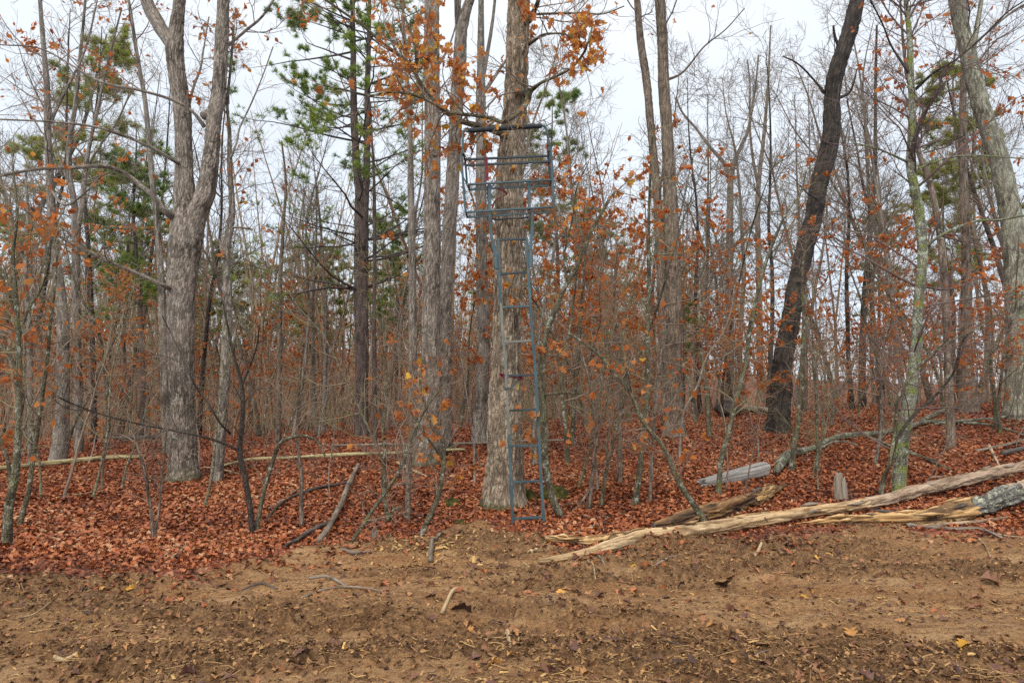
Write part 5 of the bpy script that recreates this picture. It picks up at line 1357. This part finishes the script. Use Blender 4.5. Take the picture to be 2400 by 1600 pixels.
def dirt_bits():
    rng = np.random.default_rng(31)
    # chips, crumbs and leaf scraps trodden into the track
    N = 48000
    y = 1.55 / rng.uniform(1.55 / 9.5, 1.55 / 3.0, N) ** 1.0
    x = rng.uniform(-1, 1, N) * (.775 * y + .6)
    patch = fbm(x * 1.4, y * 2.4, 6.2, 3)
    k = (rng.random(N) < dirtmask(x, y) * np.clip((patch - .3) * 3.2, .1, 1)); x, y, patch = x[k], y[k], patch[k]; n = len(x)
    pos = np.stack([x, y, GR(x, y) + rng.uniform(.0, .012, n)], 1)
    tv = np.array([(-.5, -.14, 0), (.5, -.1, .02), (.42, .16, .0), (-.4, .15, .03), (0, 0, .14)]); tt = np.array([(0, 1, 4), (1, 2, 4), (2, 3, 4), (3, 0, 4)])
    mb = MB(); scatter(mb, tv, tt, pos, rand_rot(n, rng, 18), np.minimum(rng.gamma(1.8, .009, n) + .006, .06), np.clip(rng.beta(1.6, 2.2, n), 0, 1))
    tag(mb.obj('wood_crumbs', CHIP, smooth=False), kind='stuff')
    # scraps of leaves
    N = 4800
    y = 1.55 / rng.uniform(1.55 / 8., 1.55 / 3.1, N); x = rng.uniform(-1, 1, N) * (.775 * y + .6)
    lo = dirtmask(x, y) * np.clip(.25 + .9 * np.exp(-np.abs(y - edgeY(x)) / .9) + .55 * (fbm(x * 1.2, y * 1.2, 2.2, 2) - .5), 0, 1)
    k = rng.random(N) < lo; x, y = x[k], y[k]; n = len(x)
    pos = np.stack([x, y, GR(x, y) + rng.uniform(.004, .02, n)], 1)
    mb = MB()
    for q in range(4):
        s = np.arange(n) % 4 == q; tv, tt = LEAF_A[q]
        scatter(mb, tv - np.array([0, .5, 0]), tt, pos[s], rand_rot(s.sum(), rng, 24), rng.uniform(.03, .085, s.sum()), np.clip(rng.beta(1.5, 2.0, s.sum()), 0, 1), rng.uniform(-1, 3, s.sum()))
    tag(mb.obj('leaf_scraps', LITTER_DIRT, smooth=False), kind='stuff')
    # clods
    N = 75000
    y = 1.55 / rng.uniform(1.55 / 8., 1.55 / 3., N); x = rng.uniform(-1, 1, N) * (.775 * y + .6)
    k = rng.random(N) < dirtmask(x, y) * (.1 + .9 * crumble(x, y)); x, y = x[k], y[k]; n = len(x)
    iv = np.array([(0, 0, .8), (1.15, .1, 0), (.1, .9, .1), (-.95, -.1, 0), (0, -.85, .1), (0, 0, -.6)]); it = np.array([(0, 1, 2), (0, 2, 3), (0, 3, 4), (0, 4, 1)])
    pos = np.stack([x, y, GR(x, y) + .002], 1)
    mb = MB(); scatter(mb, iv, it, pos, rand_rot(n, rng, 35), np.minimum(rng.gamma(1.5, .0055, n) + .003, .02), np.clip(rng.beta(1.2, 2.1, n), 0, 1)); tag(mb.obj('dirt_clods', CLODMAT, smooth=False), kind='stuff')
    # fibres, needles and twiglets
    N = 5200
    y = 1.55 / rng.uniform(1.55 / 11., 1.55 / 3., N); x = rng.uniform(-1, 1, N) * (.775 * y + .6)
    pos = np.stack([x, y, GR(x, y) + .012], 1); az = rng.normal(0, .9, N); l = rng.gamma(1.5, .03, N) + .025
    d = np.stack([np.cos(az), np.sin(az), rng.normal(0, .12, N)], 1); b = rng.normal(size=(N, 3)) * l[:, None] * .1; b[:, 2] = np.abs(b[:, 2]) * .5
    C = np.stack([pos - d * l[:, None] / 2, pos + b, pos + d * l[:, None] / 2], 1); C[:, :, 2] = np.maximum(C[:, :, 2], GR(C[:, :, 0], C[:, :, 1]) + .003)
    R = np.repeat(rng.uniform(.0012, .0034, N)[:, None], 3, 1)
    V, Q = tubes(C, R, 3); mb = MB(); mb.add(V, Q, None, var=np.repeat(rng.beta(2, 1.6, N) * .9, 9)); tag(mb.obj('twig_scraps', CHIP), kind='stuff')
dirt_bits()
def pale_chips():
    rng = np.random.default_rng(77); N = 420
    px = rng.normal(1020, 62, N); py = rng.normal(1300, 13, N); A = np.array([GP(a, b) for a, b in zip(px, py)]); A[:, 2] = GR(A[:, 0], A[:, 1]) + rng.uniform(.0, .02, N)
    tv = np.array([(-.5, -.2, 0), (.5, -.12, .02), (.4, .2, .0), (-.45, .18, .03), (0, 0, .12)]); tt = np.array([(0, 1, 4), (1, 2, 4), (2, 3, 4), (3, 0, 4)])
    mb = MB(); scatter(mb, tv, tt, A, rand_rot(N, rng, 28), np.minimum(rng.gamma(1.8, .014, N) + .012, .09), rng.uniform(.55, .93, N)); tag(mb.obj('chip_heap', CHIP, smooth=False), kind='stuff')
pale_chips()

# leaves on the track one can point at, pieces of the track; the brightest are things of their own
def loose_leaves():
    rng = np.random.default_rng(91)
    meshes = []
    for i in range(12):
        tv, tt = LEAF_A[i % 4]; V = tv - np.array([0, .5, 0]); V = V * [1, 1, [.8, 2., 3.2][i // 4]]
        v = [.12, .2, .3, .4, .5, .55, .65, .75, .85, .25, .35, .6][i]
        me = mesh_np('leaf', V, None, tt, {'var': np.full(len(V), v)}, False); me.materials.append(LITTER_DIRT); meshes.append(me)
    for nm, parent, cnt, lo, hi, want in (('leaf', DIRT, 170, 3.2, 7.6, 1), ('leaf', FLOOR_OBJ, 200, 5.6, 8.4, 0)):
        c = 0
        while c < cnt:
            y = 1.55 / rng.uniform(1.55 / hi, 1.55 / lo); x = rng.uniform(-1, 1) * .74 * y
            m = float(dirtmask(x, y))
            if (want and (m < .6 or rng.random() > .3 + .7 * math.exp(-abs(y - float(edgeY(x))) / 1.1))) or (not want and m > .3): continue
            o = bpy.data.objects.new(nm, meshes[rng.integers(12)])
            if not want: o.data = FLOORLEAF[rng.integers(len(FLOORLEAF))]
            M = Matrix(rand_rot(1, rng, 20)[0].tolist()).to_4x4()
            o.matrix_local = Matrix.Translation((x, y, float(GR(x, y)) + (.012 if want else .045))) @ M @ Matrix.Scale(rng.uniform(.05, .09) if want else rng.uniform(.06, .1), 4)
            o.parent = parent; COL.objects.link(o); c += 1
FLOORLEAF = []
for i in range(8):
    tv, tt = LEAF_A[i % 4]; V = tv - np.array([0, .5, 0]); V = V * [1, 1, 1.5 + (i // 4) * 1.2]
    me = mesh_np('leaf', V, None, tt, {'var': np.full(len(V), [.1, .3, .45, .6, .2, .7, .85, .5][i])}, False); me.materials.append(LITTER); FLOORLEAF.append(me)
loose_leaves()
def big_leaf(label, px, py, wpx, mat, var, seed, curl=2.):
    rng = np.random.default_rng(seed); g = GP(px, py); tv, tt = LEAF_A[seed % 4]; V = (tv - np.array([0, .5, 0])) * [1, 1, curl]
    me = mesh_np('fallen_leaf', V, None, tt, {'var': np.full(len(V), var)}, False)
    o = link('fallen_leaf', me, mat); s = wpx * g[1] / F * 1.2
    M = Matrix(rand_rot(1, rng, 22)[0].tolist()).to_4x4()
    o.matrix_world = Matrix.Translation((g[0], g[1], float(GR(g[0], g[1])) + .03)) @ M @ Matrix.Scale(s, 4)
    tag(o, label, 'leaf')
big_leaf('bright orange-brown curled leaf alone on the lower dirt right of centre', 1490, 1525, 44, LEAF_RUST, .85, 1, 2.6)
big_leaf('orange leaf tip poking from a dark leaf in the lower middle of the dirt', 1205, 1466, 24, LEAF_RUST, .95, 2)
big_leaf('reddish brown leaf just left of the orange leaf tip', 1182, 1480, 32, LEAF_RUST, .55, 3)
big_leaf('dark purple-brown ragged leaf on the dirt below the long log', 1695, 1364, 46, LITTER_DIRT, .1, 4, 1.)
big_leaf('round yellow leaf on the dirt below the long log', 1485, 1343, 13, LEAF_OAK, 1., 5, .6)
big_leaf('red leaf beside the round yellow leaf', 1513, 1338, 26, LEAF_RUST, .4, 6)
big_leaf('small yellow leaf in the middle right of the dirt', 1884, 1398, 16, LEAF_OAK, 1., 7, 1.)
big_leaf('flat yellow leaf low in the right corner of the dirt', 2255, 1541, 26, LEAF_OAK, .95, 8, 1.)
big_leaf('small yellow leaf on the dirt at right', 2137, 1418, 14, LEAF_OAK, 1., 9, 1.)
big_leaf('curled tan leaf with a dark hollow in the right dirt', 1992, 1454, 34, LITTER_DIRT, .88, 10, 1.8)
big_leaf('pale purple leaf at the bottom right of the dirt', 1714, 1538, 32, LITTER_DIRT, .2, 11, 2.)
big_leaf('dark violet leaf on the dirt left of the twisted stick', 1085, 1425, 42, LITTER_DIRT, .05, 12, 2.)
big_leaf('orange leaf scrap at far lower left', 32, 1512, 18, LEAF_OAK, .9, 13, 1.)
big_leaf('brown-red leaf at lower left of the dirt', 92, 1520, 34, LEAF_RUST, .6, 14)
big_leaf('pinkish brown leaf lying in the right middle dirt', 2330, 1378, 44, LITTER_DIRT, .45, 15)
# ---------------------------------------------------------------- the woods behind: kinds built once, copied as individuals
def proto_tree(kind, seed):
    """returns list of (part name, mesh, kind) in local metres"""
    rng = np.random.default_rng(500 + seed); out = []
    H = dict(bare=12.5, pole=11., sapling=3.2, leafy=5., pine=13., bush=1.6)[kind] * rng.uniform(.9, 1.12)
    r = dict(bare=.085, pole=.05, sapling=.016, leafy=.035, pine=.13, bush=.01)[kind] * rng.uniform(.85, 1.2)
    k = 9; C = np.zeros((k, 3)); d = np.array([rng.normal() * .05, rng.normal() * .05, 1.])
    for j in range(1, k):
        d = norm((d + rng.normal(size=3) * (.08 if kind in ('bare', 'pole', 'pine') else .13) + [0, 0, .05])[None])[0]
        C[j] = C[j - 1] + d * H / (k - 1)
    R = r * (1 - np.linspace(0, 1, k) ** 1.3 * .85); R[0] *= 1.25
    mb = MB(); trunk_tube(mb, np.vstack([[0, 0, -.25], C]), np.concatenate([[R[0]], R]), 9 if kind != 'pole' else 7, 26, seed, .0 if kind in ('sapling', 'bush') else .008, 20, .12)
    out.append(('trunk', mb.mesh('trunk'), None))
    curves = [(C, R)]
    if kind == 'bare' and seed % 3 == 0:
        t0 = C[4]; D = norm((C[5] - C[4] + rng.normal(size=3) * np.array([.8, .8, 0]) * .6)[None])[0]; c = t0 + D[None] * np.linspace(0, H * .45, 9)[:, None] + np.cumsum(rng.normal(size=(9, 3)) * .06, 0) * np.array([1, 1, .3]); c[0] = t0
        rr = R[4] * .75 * (1 - np.linspace(0, 1, 9) * .85); m2 = MB(); trunk_tube(m2, c, rr, 8, 20, seed, .006, 20, .1); out.append(('limb', m2.mesh('limb'), None)); curves.append((c, rr))
    tb = MB()
    if kind == 'pine':
        n1 = 40
        C0, R0 = resample(C, R, 14)
        C1, R1 = grow(C0[None], R0[None], n1, rng, (.42, 1.), ang=(68, 98), k=6, wander=.09, up=.05, absl=(1.5, 3.0), taper_len=.6, tip=.004, rr=.4, slim=.011)
        V, Q = tubes(C1, R1, 4); tb.add(V, Q)
        C2, R2 = grow(C1, R1, 260, rng, (.25, 1.), (.3, .55), (25, 65), 4, .12, .06, tip=.003, flat=.7); V, Q = tubes(C2, R2, 3); tb.add(V, Q)
        A, D = leaf_spots(C2, 3600, rng, (.2, 1.), .9); D = norm(D + np.array([0, 0, .9])); nb = MB()
        cl = fbm(A[:, 0], A[:, 1], A[:, 2], 2)
        scatter(nb, TUFT[0], TUFT[1], A, rot_along(D, rng, .4), rng.uniform(.14, .22, len(A)), np.clip(rng.normal(.15, .2, len(A)) + cl * .75, 0, 1))
        out.append(('branches', tb.mesh('branches'), 'stuff')); out.append(('needles', nb.mesh('needles'), 'stuff'))
        return out
    cfg = dict(bare=dict(n1=34, n2=190, n3=1000, t1=(.3, 1.), len1=(1.4, 3.6), up=.1, tip=.0034, wander=.22),
               pole=dict(n1=26, n2=120, n3=420, t1=(.25, 1.), len1=(.9, 2.6), up=.08, tip=.0034, wander=.22),
               sapling=dict(n1=18, n2=70, n3=190, t1=(.18, 1.), len1=(.35, 1.1), up=.06, tip=.0014),
               leafy=dict(n1=24, n2=130, n3=460, t1=(.2, 1.), len1=(1.1, 2.6), up=.015, tip=.0016, ang1=(52, 92), wander=.14),
               bush=dict(n1=16, n2=60, n3=150, t1=(.1, 1.), len1=(.3, .8), up=.05, tip=.0013))[kind]
    fine = add_twigs(tb, curves, rng, **cfg)
    out.append(('twigs', tb.mesh('twigs'), 'stuff'))
    nl = dict(bare=0, pole=0, sapling=0, leafy=1900, bush=0)[kind]
    if nl:
        lowp = fine[1]; A, D = leaf_spots(lowp[fbm(lowp[:, 0, 0] * .8 + seed, lowp[:, 0, 1] * .8, lowp[:, 0, 2] * 1.6, 2) > .44], nl, rng, clump=.6); lb = MB(); put_leaves(lb, A, D, rng, (.045, .08), None, .5, .25); out.append(('leaves', lb.mesh('leaves'), 'stuff'))
    return out

def with_mats(parts, mats):
    res = []
    for nm, me, kd in parts:
        m2 = me.copy() if me.materials else me
        m2.materials.clear(); m2.materials.append(mats[nm]); res.append((nm, m2, kd))
    return res
BM = dict(trunk=BARK_MID, limb=BARK_MID, twigs=TWIG_GREY); BP = dict(trunk=BARK_PALE, limb=BARK_PALE, twigs=TWIG)
BD = dict(trunk=BARK_DARK, limb=BARK_DARK, twigs=TWIG_GREY)
BARE = [with_mats(proto_tree('bare', i), (BM, BP, BM, BP, BD, BP, BM, BP)[i]) for i in range(8)]
POLE = [with_mats(proto_tree('pole', 20 + i), (BP, BM, BP, BM, BD)[i]) for i in range(5)]
SAPL = [with_mats(proto_tree('sapling', 40 + i), dict(trunk=(BARK_SAPLING, BARK_MID, BARK_PALE)[i % 3], twigs=(TWIG_OLIVE, TWIG, TWIG_RED)[i % 3])) for i in range(7)]
LEAFY = [with_mats(proto_tree('leafy', 60 + i), dict(trunk=BARK_SAPLING, twigs=TWIG, leaves=(LEAF_RUST, LEAF_RUST, LEAF_OAK, LEAF_RUST, LEAF_OAK)[i])) for i in range(5)]
PINES = [with_mats(proto_tree('pine', 80 + i), dict(trunk=BARK_PINE, branches=BARK_PINE_TWIG, needles=(NEEDLE, NEEDLE, NEEDLE_FAR, NEEDLE_FAR)[i])) for i in range(4)]
PRNG = np.random.default_rng(64)

def place(protos, name, px, Y, label, cat, group, height=None, scale=None, idx=None, tilt=.04, z=None):
    p = protos[idx if idx is not None else PRNG.integers(len(protos))]
    x = (px - 1200) / F * (Y * math.cos(PITCH) + 0) * 1.0
    base = np.array([x, Y, float(G(x, Y))])
    root = thing(name, base, label, cat, group)
    co = p[0][1].vertices; h = getattr(place, '_h', {}).setdefault(p[0][1].name, max(v.co.z for v in co)); place._h = getattr(place, '_h', {}); place._h[p[0][1].name] = h
    s = scale if scale else (height / h if height else 1.)
    root.scale = (s, s, s)
    root.rotation_euler = (PRNG.normal() * tilt, PRNG.normal() * tilt, PRNG.uniform(0, 6.283))
    for nm, me, kd in p:
        o = bpy.data.objects.new(nm, me); COL.objects.link(o); o.parent = root
        if kd: o['kind'] = kd
    return root

# pines seen in the gaps (pixel of the stem, distance, pixel of the top)
def top_height(px, Y, pytop):
    x = (px - 1200) / F * Y; return float(P(px, pytop, Y)[2] - G(x, Y))
for px, Y, pt, k, lab in ((330, 22, 285, 0, 'bright green pine showing between the forks of the big oak'), (285, 26, 420, 1, 'shorter green pine left of the bright green pine'),
                          (700, 30, 560, 2, 'olive pine low behind the thin pale tree and left of tall pine'), (590, 32, 575, 3, 'olive pine right of the slim kinked tree'),
                          (925, 30, 440, 0, 'green pine filling the gap between tall pine and straight oak'), (1325, 30, 205, 1, 'tall green pine right of the ladder seat'),
                          (1440, 34, 560, 2, 'olive pine midway between the ladder and the brown oak'), (-20, 27, 40, 3, 'olive-topped pine cut by the left edge'),
                          (2400, 22, 160, 3, 'olive pine behind the mossy oak at the right edge'), (2060, 34, 470, 2, 'small olive pine between black oak and mossy pale tree'),
                          (1640, 36, 540, 2, 'olive pine just right of the brown oak'), (440, 34, 560, 3, 'dim olive pine behind the trunk of the big forked oak'),
                          (1190, 36, 470, 1, 'dim green pine hidden behind the ladder oak'), (800, 36, 600, 0, 'low green pine behind the tall pine stems'), (1600, 22, 690, 1, 'small bright green pine at the foot of the brown oak'),
                          (2240, 30, 330, 2, 'olive pine behind the slim tree with the doubled foot'), (500, 40, 590, 3, 'hazy olive pine low in the gap right of the forked oak'), (640, 38, 600, 2, 'hazy olive pine second right of the slim kinked tree'), (760, 42, 590, 3, 'hazy olive pine directly left of the tall pine stems'), (900, 36, 560, 0, 'green pine right of the tall pine at mid height'), (1500, 40, 520, 3, 'hazy olive pine left of the brown oak stems'), (380, 40, 560, 2, 'hazy olive pine left of the forked oak trunk')):
    place(PINES, 'pine_tree', px, Y, lab, 'tree', 'pines in the woods behind', height=top_height(px, Y, pt), idx=k)

# leafy understory oaks holding rust leaves
for i, (px, Y, pt, k, lab) in enumerate(((40, 11.5, 500, 0, 'rust-leaved young oak at the left edge'), (160, 15, 480, 2, 'orange young oak under the twin tree'), (255, 17, 520, 3, 'rust-leaved young oak left of the forked oak'),
        (75, 18, 230, 1, 'tall rust-leaved young oak near the left edge'), (300, 24, 600, 4, 'orange young oak far back left of the forked oak'),
        (620, 20, 640, 0, 'sparse rust-leaved young oak right of the slim kinked tree'), (1330, 12.5, 380, 1, 'near rust-leaved young oak with wide sprays right of the ladder'), (1450, 14, 420, 0, 'near rust-leaved young oak between ladder and brown oak'), (1660, 15, 430, 3, 'near rust-leaved young oak right of the brown oak'), (2060, 14, 520, 1, 'near rust-leaved young oak left of the mossy pale tree'), (1280, 15, 330, 2, 'orange young oak right behind the ladder'), (1370, 18, 300, 0, 'rust-leaved young oak right of the ladder seat'),
        (1470, 21, 360, 3, 'broad rust-leaved young oak left of the brown oak'), (1630, 19, 330, 1, 'rust-leaved young oak just right of the brown oak'), (1560, 24, 480, 0, 'low rust-leaved oak behind the brown oak'),
        (1690, 26, 560, 3, 'small rust-leaved oak beside the forked dark tree'), (2010, 20, 600, 1, 'rust-leaved young oak right of the black oak'), (2090, 24, 540, 3, 'rust-leaved young oak left of the mossy pale tree'),
        (2210, 17, 420, 0, 'rust-leaved young oak right of the mossy pale tree'), (2290, 19, 300, 1, 'tall rust-leaved young oak near the right edge'), (2340, 14, 560, 3, 'low rust-leaved oak at the right edge'), (2380, 23, 400, 0, 'rust-leaved oak cut by the right edge'),
        (1940, 28, 620, 4, 'distant orange oak right of the black oak'), (1080, 22, 500, 2, 'orange young oak between the straight oak and ladder'), (1000, 26, 600, 4, 'distant orange young oak behind the straight oak'),
        (730, 27, 640, 3, 'distant rust oak left of the tall pine'), (1200, 27, 640, 1, 'distant rust oak behind the ladder oak'), (1330, 25, 640, 4, 'distant orange oak in the thicket right of the ladder'), (520, 28, 650, 3, 'distant rust oak behind the slim kinked tree'),
        (1830, 32, 640, 1, 'distant rust oak behind the black oak'), (2150, 30, 500, 3, 'distant rust oak behind the mossy pale tree'), (1420, 28, 560, 1, 'distant rust oak right of the tall green pine'))):
    place(LEAFY, 'young_oak', px, Y, lab, 'tree', 'young oaks still holding rust leaves', height=top_height(px, Y, pt), idx=k)

# bare trees standing in the middle distance: each named by the gap it stands in
LAND = [(-200, 'the left edge'), (140, 'the straight grey tree'), (430, 'the big forked oak'), (525, 'the slim kinked tree'), (848, 'the tall pine'), (1008, 'the straight oak'), (1186, 'the ladder oak'), (1578, 'the brown oak'), (1838, 'the black oak'), (2143, 'the mossy pale tree'), (2386, 'the mossy oak'), (2700, 'the right edge')]
ORD = ['first', 'second', 'third', 'fourth', 'fifth', 'sixth', 'seventh', 'eighth', 'ninth', 'tenth', 'eleventh', 'twelfth']
mids = []
for px, Y, pt, kind in ((40, 24, 20, 'b'), (225, 21, 60, 'b'), (285, 30, 120, 'b'), (470, 25, 200, 'b'), (610, 23, 300, 'b'), (690, 19, 260, 'b'), (745, 20, 330, 'b'), (795, 29, 320, 'p'), (910, 22, 90, 'p'), (935, 30, 240, 'b'), (1075, 28, 120, 'b'), (1260, 26, 210, 'b'),
                        (1345, 22, 160, 'b'), (1400, 30, 240, 'b'), (1455, 26, 130, 'b'), (1520, 32, 260, 'b'), (1640, 27, 210, 'b'), (1660, 34, 260, 'b'), (1745, 30, 60, 'b'), (1800, 24, 80, 'b'), (1885, 27, 200, 'b'), (1920, 22, 150, 'b'), (1965, 33, 180, 'b'), (1995, 25, 120, 'b'),
                        (2085, 28, 60, 'b'), (2120, 22, 30, 'b'), (2185, 26, 80, 'b'), (2240, 30, 120, 'b'), (2300, 24, 0, 'b'), (2330, 31, 150, 'b'), (2360, 20, 60, 'b'), (100, 29, 150, 'b'), (350, 27, 180, 'b'), (570, 32, 330, 'p'), (650, 34, 360, 'b'), (1150, 33, 240, 'p'), (1690, 22, 330, 'p'), (1715, 38, 300, 'b'),
                        (2050, 36, 200, 'b'), (1860, 36, 260, 'b'), (720, 26, 420, 'p'), (255, 36, 300, 'p'), (1300, 35, 330, 'b'), (1600, 40, 360, 'p'), (1960, 20, 420, 'p'), (2265, 36, 220, 'b'), (890, 34, 360, 'p'), (180, 33, 230, 'b'), (15, 33, 250, 'p'), (400, 38, 380, 'p')):
    mids.append([px, Y, pt, kind])
mids.sort()
cnt = {}
for px, Y, pt, kind in mids:
    gi = max(i for i, (a, _) in enumerate(LAND) if a <= px)
    cnt[gi] = cnt.get(gi, 0) + 1
    lab = f'{ORD[cnt[gi] - 1]} slender bare tree behind, counting right from {LAND[gi][1]}'
    place(BARE if kind == 'b' else POLE, 'bare_tree', px, Y, lab, 'tree', 'slender bare trees in the middle distance', height=top_height(px, Y, pt))

# far trees nothing tells apart
for i in range(105):
    px = PRNG.uniform(-150, 2550); Y = PRNG.uniform(28, 62)
    u = px / 2400
    if px > 1650 and PRNG.random() < .25: continue
    place(POLE if PRNG.random() < .72 else BARE, 'far_tree', px, Y, 'thin far-off tree lost among the trunks of the dense wood', 'tree', 'far trees in the dense wood', height=PRNG.uniform(6.5, 11.5))
# bare saplings of the understory
sap = []
while len(sap) < 78:
    px = PRNG.uniform(-60, 2460); Y = float(1 / PRNG.uniform(1 / 26., 1 / 9.6))
    if abs(px - 1230) < 60 and Y < 9.6: continue
    sap.append((px, Y, PRNG.uniform(.45, 1.35) * (.7 if px > 1600 else 1), int(PRNG.integers(7))))
sap.sort(); cnt = {}
for px, Y, sc_, k in sap:
    gi = max(i for i, (a, _) in enumerate(LAND) if a <= px); how = ('olive', 'brown', 'greyish')[k % 3]; size = 'short' if sc_ < .75 else ('tall' if sc_ > 1.1 else 'head-high')
    key = (gi, how, size); cnt[key] = cnt.get(key, 0) + 1
    o_ = '' if cnt[key] == 1 and sum(1 for q in sap if max(i for i, (a, _) in enumerate(LAND) if a <= q[0]) == gi and ('olive', 'brown', 'greyish')[q[3] % 3] == how and ('short' if q[2] < .75 else ('tall' if q[2] > 1.1 else 'head-high')) == size) == 1 else ORD[cnt[key] - 1] + ' '
    place(SAPL, 'understory_sapling', px, Y, f'{o_}{size} thin {how} sapling of the thicket, going right from {LAND[gi][1]}', 'sapling', 'bare saplings of the understory', scale=sc_, tilt=.12, idx=k)

# ---------------------------------------------------------------- the dense wood beyond: one mass
def far_wood():
    rng = np.random.default_rng(15)
    n = 2800
    px = rng.uniform(-300, 2700, n); Y = rng.uniform(27, 100, n)
    keep = rng.random(n) < np.where(px > 1600, .4, 1.); px, Y = px[keep], Y[keep]; n = len(px)
    x = (px - 1200) / F * Y; z = G(x, Y)
    H = rng.gamma(4., 1.25, n) + 3.2; H = np.minimum(H * np.where(px < 1560, 1.2, 1.), 15)
    d = np.stack([rng.normal(0, .13, n), rng.normal(0, .13, n), np.ones(n)], 1)
    k = 4; C = np.zeros((n, k, 3)); C[:, 0] = np.stack([x, Y, z - .1], 1)
    for j in range(1, k):
        d = norm(d + rng.normal(size=(n, 3)) * .1); C[:, j] = C[:, j - 1] + d * (H / (k - 1))[:, None]
    R = (H * .006 * rng.uniform(.6, 1.4, n))[:, None] * (1 - np.linspace(0, 1, k) * .85)[None]
    mb = MB(); V, Q = tubes(C, R, 3); mb.add(V, Q)
    C1, R1 = grow(C, R, 15000, rng, (.12, 1.), ang=(30, 80), k=3, wander=.26, up=.08, absl=(.9, 3.), tip=.006, rr=.45)
    V, Q = tubes(C1, R1, 3); mb.add(V, Q)
    C2, R2 = grow(C1, R1, 36000, rng, (.1, 1.), (.35, .85), (25, 70), 2, .2, .05, tip=.006)
    V, Q = tubes(C2, R2, 3); mb.add(V, Q)
    # low brush
    m = 8000
    px = rng.uniform(-300, 2700, m); Yb = 1 / rng.uniform(1 / 65., 1 / 22., m); k = rng.random(m) < np.where(px > 1550, .18, 1.) * np.where(Yb < 28, .5, 1.); px, Yb = px[k], Yb[k]; m = len(px)
    xb = (px - 1200) / F * Yb; zb = G(xb, Yb); hb = rng.gamma(3., .55, m) + .3
    d = norm(np.stack([rng.normal(0, .3, m), rng.normal(0, .3, m), np.ones(m)], 1)); C = np.zeros((m, 4, 3)); C[:, 0] = np.stack([xb, Yb, zb], 1)
    for j in range(1, 4):
        d = norm(d + rng.normal(size=(m, 3)) * .14); C[:, j] = C[:, j - 1] + d * (hb / 3)[:, None]
    R = np.repeat((.0025 + hb * .0022)[:, None], 4, 1) * np.array([1, .8, .6, .35])
    V, Q = tubes(C, R, 3); mb.add(V, Q)
    C2, R2 = grow(C, R, 13000, rng, (.25, 1.), (.25, .6), (25, 60), 2, .15, .05, tip=.0022)
    V, Q = tubes(C2, R2, 3); mb.add(V, Q)
    tag(mb.obj('far_wood', FAR_WOOD), kind='stuff')
    # leaves still held in the thicket
    for nm, mat, N, zr, xs, sz in (('thicket_leaves', LEAF_RUST, 22000, (.3, 5.), None, (.1, .17)), ('far_pine_tops', NEEDLE_FAR, 30000, (4.5, 13.), None, (.3, .6))):
        px = rng.uniform(-250, 2650, N); Yl = rng.uniform(18, 55, N) if nm == 'thicket_leaves' else rng.uniform(42, 85, N); x = (px - 1200) / F * Yl
        zz = rng.uniform(zr[0], zr[1], N)
        den = fbm(px * .006, Yl * .12, zz * .35, 3)
        k = den > (.53 if nm == 'thicket_leaves' else .53)
        if nm != 'thicket_leaves': k &= px < 1750
        x, Yl, zz = x[k], Yl[k], zz[k]; nn = len(x); A = np.stack([x, Yl, G(x, Yl) + zz], 1)
        lb = MB()
        if nm == 'thicket_leaves': put_leaves(lb, A, norm(rng.normal(size=(nn, 3)) + [0, 0, -.4]), rng, sz, (np.array([(0, 0, 0), (.3, .5, .1), (0, 1, 0), (-.3, .5, .1)]), np.array([(0, 1, 2), (0, 2, 3)])), .4, .25)
        else: scatter(lb, TUFT[0], TUFT[1], A, rot_along(np.tile([0, 0, 1.], (nn, 1)), rng, .6), rng.uniform(*sz, nn) * .75, np.clip(rng.normal(.45, .25, nn), 0, 1))
        tag(lb.obj(nm, mat), kind='stuff')
far_wood()
